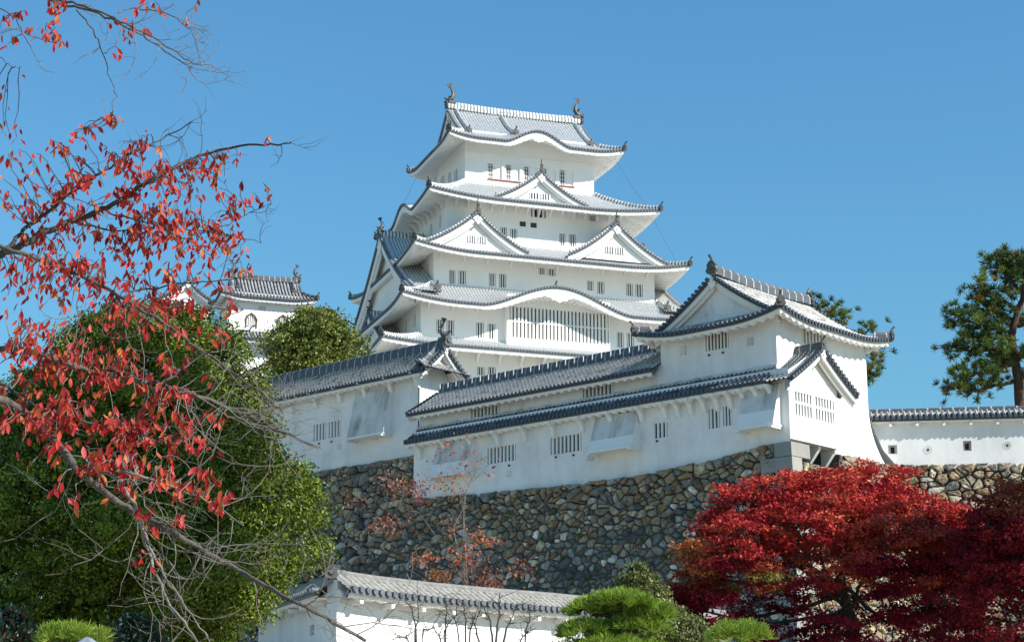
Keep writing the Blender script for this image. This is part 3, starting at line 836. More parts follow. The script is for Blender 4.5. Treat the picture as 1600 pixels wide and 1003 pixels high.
def stone_mat():
    m, nt, b = new_mat("rough_stone"); t = NT(nt)
    c = t.col(); n = t.noise(2.6, 7, .68); n2 = t.noise(9, 5, .7); n3 = t.noise(1.1, 5, .6)
    hi = t.node("ShaderNodeMix", data_type='RGBA', blend_type='MULTIPLY'); hi.inputs[0].default_value = 1
    t.put(hi.inputs[6], c)
    g = t.math('ADD', .38, t.math('MULTIPLY', t.ramp(n, .28, .72), 1.25))
    cc = t.node("ShaderNodeCombineColor"); [t.put(cc.inputs[i], g) for i in range(3)]
    t.put(hi.inputs[7], cc.outputs[0])
    lich = t.math('MULTIPLY', t.ramp(n2, .57, .68), t.ramp(n3, .46, .60))
    x = t.mix(t.math('MULTIPLY', lich, .75), hi.outputs[2], (.46, .48, .48))
    dk = t.math('MULTIPLY', t.ramp(t.noise(4.3, 5, .7), .56, .70), .7)
    x = t.mix(dk, x, (.030, .032, .034))
    t.put(b.inputs["Base Color"], x); b.inputs["Roughness"].default_value = .9; b.inputs["Specular IOR Level"].default_value = .2
    t.bump(t.math('ADD', n2, t.math('MULTIPLY', t.noise(28, 4, .7), .4)), 1.0, .09, b)
    return m
M['rubble'] = stone_mat()
M['earth'] = simple("dark_earth", (.035, .034, .031), (.13, .125, .115), 9, .95, .1)
M['ashlar'] = plaster("pale_ashlar", (.31, .30, .27), (.16, .155, .14), .6, .7)

# ------------------------------------------------------------------ corner turret, gallery and store wing
_c0 = atY(1212, 500, 88.0)
TF = Frame((_c0[0], _c0[1]), 42.5)
LB = -.6                                   # plane of the long lower wall
_bx = [(1243, 690), (1205, 691), (1110, 718), (1000, 742), (860, 760), (760, 768), (680, 775), (640, 777)]
_bu = sorted(TF.W(x, y, LB) for x, y in _bx)
def base_z(a): return float(np.interp(a, [k[0] for k in _bu], [k[1] for k in _bu]))
def pent_patch(parent, a0, a1, brk, st=TUR):
    f = lambda U, V: TF(-1.12 * np.asarray(V), np.asarray(U), 21.16 - (.86 + .10 * (1 - np.asarray(V))) * np.asarray(V) + .0 * np.asarray(U))
    m = MB(); tile_patch(m, f, a0, a1, st.pitch, rows=4)
    r = m.build("pent_roof", M['tile_dark'], parent, smooth=True)
    ln = lambda u: f((a0 + a1) / 2 - u, 1.0); HL = (a1 - a0) / 2
    e = MB(); tile_ends(e, ln, -HL, HL, st.pitch, -TF.ex); e.build("eave_tiles", M[st.end], r)
    e = MB(); eave_board(e, ln, lambda u: TF(LB + .02, (a0 + a1) / 2 - u, 20.16), -HL, HL, -TF.ex, st.drop, st.bh, st.wpitch, st.wave); e.build("eave", M['trim'], r)
    # mossy mortar bed where the pent roof meets the wall
    e = MB(); rs = np.random.RandomState(int(a0 * 10) + 3); aa = np.linspace(a0, a1, int((a1 - a0) / .25))
    for i in range(len(aa) - 1): e.box(TF(0.0, aa[i], 21.05), TF.ey * (aa[i + 1] - aa[i]), -TF.ex * .16, UPV * (.15 + rs.uniform(0, .10)))
    e.build("mortar_bed", M['board'], r)
    for a in brk: bracket(parent, TF(LB, a, 20.12), -TF.ex, .62, sz=.95, w=.36)
    return r
def low_wall(parent, a0, a1, holes, end0=False, end1=False):
    m = MB(); fW = lambda u, z: TF(LB, u, z)
    fB = lambda u, z: TF(LB - .28 * max(0, (base_z(u) + .9 - z) / .9) ** 2 * (z < base_z(u) + .9), u, z)
    # wall foot follows the stone course below it
    ex = np.linspace(a0, a1, 40)
    zlow = max(base_z(u) for u in ex) + .05
    wall_sheet(m, fW, -TF.ex, a0, a1, zlow, 20.9, holes, us_extra=ex)
    P = np.array([[TF(LB, u, zlow + (base_z(u) - .9 - zlow) * t) for t in (0, .5, 1)] for u in ex])
    m.grid(P)
    for a, on in ((a0, end0), (a1, end1)):
        if on: m.add([TF(LB, a, base_z(a) - .2), TF(3.8, a, base_z(a) - .2), TF(3.8, a, 21.4), TF(LB, a, 20.9)], [[0, 1, 2, 3]])
    w = m.build("wall", M['wall'], parent)
    for H in holes: window(w, fW, -TF.ex, H, max(3, int(round((H[1] - H[0]) / .27))), depth=.3)
    return w
def drop_bay(parent, x0, x1, y0, y1, xp, grey, name="stone_drop_bay"):
    """sloping boarded hatch that stands out from the wall towards its foot"""
    a0, a1, z0, z1 = TF.rectW(x0, x1, y0, y1, xp - .35); o = -TF.ex
    T = lambda out, a, z: TF(xp - out, a, z)
    m = MB(); zm = z0 + (z1 - z0) * grey
    dz = lambda z: .12 + .62 * (1 - (z - z0) / (z1 - z0)) ** 1.0
    for (za, zb, mat) in ((z0, zm, 0), (zm, z1, 1)):
        m.add([T(dz(za), a0, za), T(dz(za), a1, za), T(dz(zb), a1, zb), T(dz(zb), a0, zb)], [[0, 1, 2, 3]], mat)
    for a in (a0, a1): m.add([T(0, a, z0), T(dz(z0), a, z0), T(dz(z1), a, z1), T(0, a, z1)], [[0, 1, 2, 3]], 0)
    m.box(T(.78, a0 - .06, z0 - .07), TF.ey * (a1 - a0 + .12), TF.ex * .78, UPV * .09, 0)
    for a in (a0 - .02, a1 - .16): m.box(T(.86, a, z0 - .17), TF.ey * .18, TF.ex * .8, UPV * .10, 0)
    return m.build(name, [M['trim'], M['board']], parent)
def hatch(parent, rect, xp):
    a0, a1, z0, z1 = TF.rectW(*rect, xp); m = MB(); o = -TF.ex
    for (p, q, r, s) in ((a0, a1, z0, z0 + .05), (a0, a1, z1 - .05, z1), (a0, a0 + .05, z0, z1), (a1 - .05, a1, z0, z1)):
        m.box(TF(xp, p, r), TF.ey * (q - p), o * .03, UPV * (s - r))
    m.box(TF(xp, a0 + .05, z0 + .05), TF.ey * (a1 - a0 - .1), o * .012, UPV * (z1 - z0 - .1))
    return m.build("gun_port_lid", M['stained'], parent)
def peg(parent, px, py, xp):
    a, z = TF.W(px, py, xp); m = MB(); m.cbox(TF(xp - .03, a, z), TF.ey * .09, TF.ex * .08, UPV * .08); m.build("drain_pipe", M['dark'], parent)
def turret():
    TZ = RWZ - .15; print('RWZ', RWZ)
    T = thing("corner_turret", TF(3.9, 3.45, 16.0), "white two-storey corner turret with hipped gable roof at the right end of the long gallery", "turret")
    TC = Frame(TF(3.9, 3.45, 0)[:2], 42.5)
    st = TUR
    m = MB(); fW = lambda u, z: TF(0, u, z); fS = lambda u, z: TF(u, 0, z)
    HW = [TF.rectW(1102, 1138.5, 517, 546, 0)]; HS = [TF.rectS(1253, 1284, 515, 540, 0)]
    wall_sheet(m, fW, -TF.ex, 0, 6.9, 20.0, 23.8, HW)
    # right face flares out towards its foot
    def fl(u, z): return TF(u, -1.05 * max(0, (20.6 - z) / 3.6) ** 2.2 * min(1, max(0, (u - 3.3) / .4)), z)
    wall_sheet(m, fl, -TF.ey, 0, 7.8, TZ, 23.8, HS, zs_extra=np.linspace(TZ, 20.6, 12), us_extra=[0, 1.6, 3.3, 3.7, 5, 6.5, 7.8])
    m.grid(np.array([[TF(7.8 + e, -1.05 * e / .9, z), TF(7.8 + e, 6.9, z)] for z, e in ((TZ, .85), (18.2, .42), (19.4, .12), (20.6, 0), (23.8, 0))]))
    m.add([TF(0, 6.9, 20), TF(7.8, 6.9, 16.4), TF(7.8, 6.9, 23.8), TF(0, 6.9, 23.8)], [[0, 1, 2, 3]])
    w = m.build("wall", M['wall'], T)
    window(w, fW, -TF.ex, HW[0], 7, depth=.3); window(w, fS, -TF.ey, HS[0], 6, depth=.22)
    for r in ((1063.5, 1072, 541, 554), (1168, 1177, 528, 540)): hatch(w, r, 0)
    for p in ((1108.5, 555), (1130, 551)): peg(w, *p, 0)
    irimoya(TC, T, st, 4.82, 4.37, 23.42, 2.7, 4.2, .42, (3.9, 3.45), face=.45, board=.26, fishy=0, gegyo=.75, over=1.3, ridge_h=.46, desc=False, wallmat='stained', wallz=.30, ridge_x=4.1, a=.72)
    # lower storey to the left, with the pent roof
    HL = [TF.rectW(*r, LB) for r in ((1107, 1124.5, 638, 669), (1129.5, 1144, 634, 665), (1018, 1043, 660.5, 684))]
    lw = low_wall(T, -1.0, 6.9, HL)
    peg(lw, 1027, 689, LB)
    pent_patch(T, -.05, 6.9, np.arange(-.1, 6.6, .78))
    drop_bay(T, 1157, 1214, 602, 668, LB, .36)
    # projecting gabled bay on the right face
    m = MB(); yb = -1.0; fb = lambda u, z: TF(u, yb, z)
    H = TF.rectS(1241, 1304.5, 619, 655, yb); H = (-.22, 3.15, H[2], H[3])
    wall_sheet(m, fb, -TF.ey, LB, 3.45, 17.55, 20.75, [H])
    m.add([TF(LB, yb, 20.75), TF(3.45, yb, 20.75), TF(1.6, yb, 22.0)], [[0, 1, 2]])
    m.add([TF(3.45, yb, 17.55), TF(3.45, 0, 17.55), TF(3.45, 0, 21), TF(3.45, yb, 20.75)], [[0, 1, 2, 3]])
    m.add([TF(LB, yb, 17.55), TF(3.45, yb, 17.55), TF(3.45, 0, 17.55), TF(LB, 0, 17.55)], [[0, 1, 2, 3]])
    by = m.build("gabled_bay", M['wall'], T)
    q = window(by, fb, -TF.ey, H, 14, depth=.3, cross=1)
    m = MB(); m.box(TF(1.38, yb - .0, H[2]), TF.ex * .16, TF.ey * .2, UPV * (H[3] - H[2])); m.build("window_post", M['bar'], q)
    chidori(TF, T, st, 'S', 1.6, 1.55, (2.75, 2.85), 20.2, 1.85, 1.55, face=.54, board=.26, b=.84, gegyo=.6, base=20.6, orn=.55, ridge_h=.34, name="bay_roof", descend=False)
    for x, s in ((.2, .6), (2.0, .75), (3.3, .75)):
        q = lambda y, z, x=x: TF(x, -.05 - y * s, 17.54 + z * s)
        m = MB(); m.prism([q(0, 0), q(1.0, 0), q(1.0, -.16), q(.3, -1.0), q(0, -1.0)], TF.ex * .2); m.build("floor_strut", M['trim'], T)
    m = MB(); m.box(TF(.35, -.02, 16.6), TF.ex * 3.1, TF.ey * .05, UPV * .95); m.build("stone_drop_slot", M['dark'], T)
    # little roofed hatch beyond the right corner
    m = MB(); p = TF(7.8, 1.0, 20.9); m.prism([p, p + TF.ex * .95, p + TF.ex * .95 + UPV * .35, p + UPV * .62], TF.ey * 2.2); m.cbox(p + TF.ex * .3 + TF.ey * 1.1 - UPV * .15, TF.ex * .6, TF.ey * 1.4, UPV * .3)
    h = m.build("side_hatch", M['trim'], T)
    m = MB(); tile_patch(m, lambda U, V: TF(7.8 + 1.1 * np.asarray(V), .9 + np.asarray(U), 21.62 - .36 * np.asarray(V)), 0, 2.4, .27, rows=4); m.build("hatch_roof", M['tile'], h)
    return T
def gallery():
    T = thing("gallery", TF(1.6, 15, 16.0), "long white two-tier gallery of barred windows between the store wing and the corner turret", "building")
    st = TUR; m = MB(); fW = lambda u, z: TF(0, u, z)
    HU = [TF.rectW(736, 780.5, 632, 666, 0), TF.rectW(910.5, 958.5, 601.5, 636, 0)]
    wall_sheet(m, fW, -TF.ex, 6.9, 23.7, 20.4, 22.3, HU)
    m.add([TF(0, 23.7, 20.4), TF(3.8, 23.7, 20.4), TF(3.8, 23.7, 22.3), TF(1.9, 23.7, 23.5), TF(0, 23.7, 22.3)], [[0, 1, 2, 3, 4]])
    m.add([TF(3.8, 6.9, 16), TF(3.8, 23.7, 16), TF(3.8, 23.7, 22.3), TF(3.8, 6.9, 22.3)], [[0, 1, 2, 3]])
    w = m.build("wall", M['wall'], T)
    for H in HU: window(w, fW, -TF.ex, H, 8, depth=.3)
    hatch(w, (839, 845, 636, 643), 0)
    HL = [TF.rectW(*r, LB) for r in ((761.5, 806, 697, 722), (860, 908.5, 680.5, 707))]
    lw = low_wall(T, 6.9, 23.6, HL, end1=True)
    for p in ((771, 730.5), (796, 727), (869, 714), (896.5, 711)): peg(lw, *p, LB)
    hatch(lw, (792, 798, 736, 744), LB); hatch(lw, (918.5, 928, 707.5, 719), LB)
    pent_patch(T, 6.9, 23.85, np.arange(7.6, 23.6, 1.93))
    drop_bay(T, 926, 993, 646, 703, LB, .32); drop_bay(T, 679, 735, 688, 742, LB, .36)
    # upper roof
    def mk(sg):
        return lambda U, V: TF(1.9 - sg * (2.62 * np.asarray(V)), np.asarray(U), 23.55 - 1.62 * (1.08 * np.asarray(V) - .08 * np.asarray(V) ** 2))
    m = MB()
    for sg in (1, -1): tile_patch(m, mk(sg), 6.9, 24.05, st.pitch, rows=10)
    r = m.build("roof", M['tile'], T, smooth=True)
    for sg in (1, -1):
        o = -TF.ex * sg; f = mk(sg); ln = lambda u, sg=sg, f=f: f(15.475 - sg * u, 1.0)
        e = MB(); tile_ends(e, ln, -8.575, 8.575, st.pitch, o); e.build("eave_tiles", M[st.end], r)
        e = MB(); eave_board(e, ln, lambda u, sg=sg: TF(.02 if sg > 0 else 3.78, 15.475 - sg * u, 22.05), -8.575, 8.5, o, st.drop, st.bh, st.wpitch, st.wave); e.build("eave", M['trim'], r)
    m = MB(); curve_ridge(m, [TF(1.9, a, 23.56) for a in np.linspace(6.9, 24.0, 20)], .42, .5)
    k = m.build("main_ridge", M['ridge'], r)
    for a in np.arange(7.1, 23.9, .62):
        m = MB(); m.box(TF(1.66, a, 23.66), TF.ey * .05, -TF.ex * .04, UPV * .32); m.build("ridge_plaster", M['stained'], k)
    v = lambda y, d: TF(1.9 + y, 24.1 - d, 23.55 - 1.62 * abs(y) / 2.62)
    verge(r, st, v, TF.ey, 2.62, .4, .22, 22.0, .27, .5)
    return T
def store_wing():
    T = thing("store_wing", TF(4.3, 32, 19.5), "white wing with a grey stained sloping hatch, its roof ending in a small gable", "building")
    st = TUR; xw = 1.8; a0, a1 = 25.65, 42.0; m = MB(); fW = lambda u, z: TF(xw, u, z)
    HW = [TF.rectW(490, 509.5, 662, 687.5, xw), TF.rectW(513.5, 533, 658, 682.5, xw)]
    wall_sheet(m, fW, -TF.ex, a0, a1, 19.9, 25.1, HW)
    m.add([TF(xw, a0, 19.9), TF(4.0, a0, 19.9), TF(4.0, a0, 25.1), TF(2.9, a0, 26.2), TF(xw, a0, 25.1)], [[0, 1, 2, 3, 4]])
    m.add([TF(4.0, a0, 19.9), TF(4.0, a1, 19.9), TF(4.0, a1, 25.1), TF(4.0, a0, 25.1)], [[0, 1, 2, 3]])
    w = m.build("wall", M['wall'], T)
    for H in HW: window(w, fW, -TF.ex, H, 4, depth=.3)
    for p in ((518.5, 690), (499, 693)): peg(w, *p, xw)
    hatch(w, (527.5, 533, 694, 702), xw); hatch(w, (583, 590, 680, 687.5), xw)
    drop_bay(T, 550, 606, 610, 682, xw, .02)
    hx, zr, ze = 1.8, 26.45, 24.85
    def mk(sg): return lambda U, V: TF(2.9 - sg * hx * np.asarray(V), np.asarray(U), ze + (zr - ze) * ((1 - np.asarray(V)) * (.80 + .20 * (1 - np.asarray(V)))))
    m = MB(); b0, b1 = 24.6, 42.0
    for sg in (1, -1): tile_patch(m, mk(sg), b0, b1, st.pitch, rows=8)
    r = m.build("roof", M['tile'], T, smooth=True)
    mid, HL = (b0 + b1) / 2, (b1 - b0) / 2
    for sg in (1, -1):
        o = -TF.ex * sg; f = mk(sg); ln = lambda u, sg=sg, f=f: f(mid - sg * u, 1.0)
        e = MB(); tile_ends(e, ln, -HL, HL, st.pitch, o); e.build("eave_tiles", M[st.end], r)
        e = MB(); eave_board(e, ln, lambda u, sg=sg: TF(xw + .02 if sg > 0 else 3.98, mid - sg * u, ze + .35), -HL, HL - .1, o, st.drop, st.bh, st.wpitch, st.wave); e.build("eave", M['trim'], r)
    m = MB(); curve_ridge(m, [TF(2.9, a, zr + .01) for a in np.linspace(b0, b1, 20)], .44, .52); k = m.build("main_ridge", M['ridge'], r)
    pt = lambda y, d: TF(2.9 + y, b0 + d, ze + (zr - ze) * ((1 - abs(y) / hx) * (.80 + .20 * (1 - abs(y) / hx))))
    verge(r, st, pt, -TF.ey, hx, .5, .22, 25.25, .27, .5)
    # tiled apron below the gable and its descending ridges
    m = MB(); tile_patch(m, lambda U, V: TF(2.9 + np.asarray(U), b0 + .5 - .66 * np.asarray(V), 25.50 - .52 * np.asarray(V)), -1.85, 1.85, .27, rows=3); m.build("gable_apron", M['tile'], r)
    for sy in (-1, 1):
        m = MB(); P = np.array([pt(sy * hx * t, .6) + UPV * .02 for t in np.linspace(.1, .96, 12)]); curve_ridge(m, P, .3, .34); m.build("verge_ridge", M['ridge'], r)
        e = MB(); oni(e, P[-1] + UPV * .08, P[-1] - P[-2], .6); e.build("ridge_end_tile", M['iron'], r)
    e = MB(); oni(e, TF(2.9, b0 - .02, zr + .25), -TF.ey, .75); fish(e, TF(2.9, b0 + .3, zr + .5), -TF.ey, .72); e.build("ridge_ornament", M['iron'], r)
    for a in np.arange(25.7, 41.5, 2.15): bracket(T, TF(xw, a, 24.95), -TF.ex, .80, sz=1.15, w=.32)
    m = MB(); m.tube([TF(xw - .05, a0 - .02, 24.9), TF(xw - .05, a0 - .02, 19.9)], .035, 6); m.build("down_pipe", M['lattice'], T)
    return T
def stone_walls():
    bat = .20
    # main face under the gallery and the turret
    yo = lambda z: -.18 * (17.3 - z)
    P = lambda a, z: TF(LB - .05 - bat * (17.3 - z) - .008 * max(0, 17.3 - z) ** 2, a + yo(z) * float(np.clip(1 - (a + .2) / 9, 0, 1)), z)
    t = thing("stone_wall", TF(LB, 12, 6.0), "broad dry-stone rampart of dark mixed boulders under the long white gallery", "stone wall")
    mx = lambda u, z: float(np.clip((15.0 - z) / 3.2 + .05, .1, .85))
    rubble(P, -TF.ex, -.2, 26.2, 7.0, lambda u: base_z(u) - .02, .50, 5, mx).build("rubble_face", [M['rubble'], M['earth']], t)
    m = MB(); rs = np.random.RandomState(5)
    for px, py in ((848, 842), (905, 836), (845, 888), (885, 872), (1003, 845), (1040, 870), (820, 905), (960, 870), (930, 905), (790, 800), (1075, 800), (700, 850)):
        a, z = TF.W(px, py, LB - .9); c = P(a, z) - TF.ex * .12; n = 60
        quads(m, c + rs.normal(size=(n, 3)) * .10, .16, .06, rs, pick(rs, n, [(.07, .13, .03), (.10, .17, .04)]), up=.6)
    w = m.build("weeds", M['leaf']); w["kind"] = "stuff"; w["label"] = "small green weeds sprouting from the joints of the dark rampart"
    # dressed corner stones, long and short by turns, seen on both faces
    m = MB(); rs = np.random.RandomState(4); z = base_z(-1.0) + .0; i = 0
    PS = lambda x, zz: TF(x + (-bat * (17.3 - zz) - .008 * max(0, 17.3 - zz) ** 2) * float(np.clip(1 - (x - .1) / 6, 0, 1)), -1.0 - bat * (17.3 - zz) * .9, zz)
    while z > 7:
        h = rs.uniform(.55, .72); la, lb = (1.75, .8) if i % 2 else (.95, 1.5)
        zl = z - h + .03; a_out = lambda zz: LB - .20 - bat * (17.3 - zz) - .008 * max(0, 17.3 - zz) ** 2; y_out = lambda zz: -1.16 - bat * .9 * (17.3 - zz)
        cell = []
        for zz in (zl, z):
            x0, y0 = a_out(zz), y_out(zz); cell += [TF(x0, y0, zz), TF(x0 + lb, y0, zz), TF(x0 + lb, y0 + la, zz), TF(x0, y0 + la, zz)]
        c = np.array([.33, .315, .28]) * rs.uniform(.75, 1.15)
        m.hexa(np.array(cell), 0, c)
        z -= h; i += 1
    m.build("corner_stone", [M['ashlar']], t)
    mx2 = lambda u, z: .15
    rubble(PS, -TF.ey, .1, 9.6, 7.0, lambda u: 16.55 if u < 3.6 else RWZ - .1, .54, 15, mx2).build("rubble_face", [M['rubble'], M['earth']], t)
    # set-back wall under the store wing
    t = thing("stone_wall", TF(2.0, 33, 9.0), "brown dry-stone rampart below the white store wing, behind the big green tree", "stone wall")
    P2 = lambda a, z: TF(1.8 - .05 - bat * (20.2 - z), a, z)
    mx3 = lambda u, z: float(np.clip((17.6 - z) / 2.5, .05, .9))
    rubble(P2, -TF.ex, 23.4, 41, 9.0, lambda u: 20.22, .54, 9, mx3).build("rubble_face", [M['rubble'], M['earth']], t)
    # under the parapet wall on the right
    t = thing("stone_wall", RW(8, 0, 9.0), "sunlit tan dry-stone rampart below the plain white parapet wall on the right", "stone wall")
    P4 = lambda u, z: RW(u, -.12 - .16 * (RWZ - z), z)
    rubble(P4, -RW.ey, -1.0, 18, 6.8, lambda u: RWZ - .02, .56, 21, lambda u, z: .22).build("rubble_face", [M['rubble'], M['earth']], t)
# parapet wall frame
RW = Frame(TF(8.0, .4, 0)[:2], 97.5)
RWZ = RW.S(1480, 724, 0)[1]
def parapet(F, T, u0, u1, zbase, zeave, half, rise, thick, holes, flip=False, st=None, ridge=True, sag=None, brk=1.0, zfoot=None):
    """plastered wall with its own little tiled roof, front on the S side of its frame"""
    st = st or TUR; sag = sag or (lambda u: 0.0); m = MB()
    us = np.linspace(u0, u1, 24); f0 = lambda u, z: F(u, 0, z)
    top = zeave + .35
    wall_sheet(m, f0, -F.ey, u0, u1, zbase, zeave - .3, holes, depth=.25, us_extra=us)
    m.grid(np.array([[F(u, 0, zeave - .3), F(u, 0, top + sag(u)), F(u, thick, top + sag(u)), F(u, thick, zbase)] for u in us]))
    for u in (u0, u1): m.add([F(u, 0, zbase), F(u, thick, zbase), F(u, thick, top + sag(u)), F(u, 0, top + sag(u))], [[0, 1, 2, 3]])
    w = m.build("wall", M['wall'], T)
    for H in holes:
        q = window(w, f0, -F.ey, H, 0, depth=.25, mats=('board', 'bar')); k = MB(); a, b = (H[0] + H[1]) / 2, (H[2] + H[3]) / 2
        k.box(F(a - .09, .19, b - .16), F.ex * .18, F.ey * .03, UPV * .3); k.build("slot", M['dark'], q)
    c = thick / 2
    sv = np.vectorize(sag)
    mk = lambda sg: (lambda U, V: F(np.asarray(U, float), c - sg * (.05 + half * np.asarray(V)), zeave + rise * (1 - np.asarray(V)) + sv(U)))
    m = MB()
    for sg in (1, -1): tile_patch(m, mk(sg), u0, u1, st.pitch, rows=4)
    r = m.build("roof", M[st.tile], T, smooth=True); mid, HL = (u0 + u1) / 2, (u1 - u0) / 2
    for sg in (1, -1):
        o = -F.ey * sg; f = mk(sg); ln = lambda u, sg=sg, f=f: f(mid + sg * u, 1.0)
        e = MB(); tile_ends(e, ln, -HL, HL, st.pitch, o); e.build("eave_tiles", M[st.end], r)
        e = MB(); eave_board(e, ln, lambda u, sg=sg: F(mid + sg * u, -.0 if sg > 0 else thick, zeave - .02 + sag(mid + sg * u)), -HL, HL, o, .11, .14, .5, .06); e.build("eave", M['trim'], r)
    m = MB(); curve_ridge(m, [F(u, c, zeave + rise + sag(u)) for u in us], .26, .20); m.build("main_ridge", M[st.ridge], r)
    for u in np.arange(u0 + .5, u1, 1.3 * brk):
        m = MB(); m.box(F(u, 0, zeave - .38 + sag(u)), F.ex * .14, -F.ey * (half * .6), UPV * .14); m.build("eave_beam", M['trim'], T)
    return w
def parapets():
    T = thing("parapet_wall", RW(8, 0, RWZ), "plain white parapet wall with square and round loopholes and a tiled cap, right of the turret", "wall")
    ze = RW.S(1480, 655, -.6)[1]
    H = [RW.rectS(*r, 0) for r in ((1388, 1402, 695, 709), (1443, 1457, 695.5, 709.5), (1505, 1518, 688.5, 704), (1567, 1581, 688.5, 703))]
    w = parapet(RW, T, -.6, 18, RWZ - .25, ze + .14, .52, .42, .5, [H[0], H[2]])
    for h in (H[1], H[3]):
        m = MB(); th = np.arange(16) / 16 * 2 * pi; cx, cz, r = (h[0] + h[1]) / 2, (h[2] + h[3]) / 2, (h[1] - h[0]) / 2
        ring = lambda k, y: np.array([RW(cx + r * k * cos(a), y, cz + r * k * sin(a)) for a in th])
        m.grid(np.array([ring(1.02, -.004), ring(1.0, -.012), ring(.92, -.006), ring(.5, -.004)]), 0, close=True)
        m.add(ring(1.0, -.006), [list(range(16))], 1); m.add(ring(.28, -.014), [list(range(16))], 2); m.build("round_loophole", [M['trim'], M['board'], M['dark']], w)
    # lower wall in front of the rampart
    C = atY(527, 921, 60.0)
    FA = Frame(C[:2], 46.0); FB = Frame(C[:2], 156.0 + 2)
    T = thing("parapet_wall", FA(8, 0, 3.0), "sunlit white boundary wall with a grey tiled cap below the rampart, turning a corner at its left end", "wall")
    zs = [(535, 925), (600, 935), (700, 946), (800, 954), (886, 960)]
    q = [FA.S(x, y, -.55) for x, y in zs]; z0 = q[2][1]
    sag = lambda u: float(np.interp(u, [k[0] for k in q], [k[1] - z0 for k in q]))
    parapet(FA, T, 0, 19, z0 - 2.9, z0 + .12, .85, .50, .5, [], sag=sag, st=OLD)
    zb = FB.S(478, 936, -.55)[1]
    H = [FB.rectS(484, 491, 976, 992, 0)]
    parapet(FB, T, -9.5, -.15, z0 - 2.9, zb + .12, .85, .50, .5, [(H[0][0], H[0][1], H[0][2], min(H[0][3], zb - .4))], st=OLD)
    m = MB(); oni(m, FA(-.05, .25, z0 + .75), nrm(FA.ex * -.5 - FA.ey), .55); m.build("ridge_end_tile", M['iron'], T)
    return FA, z0
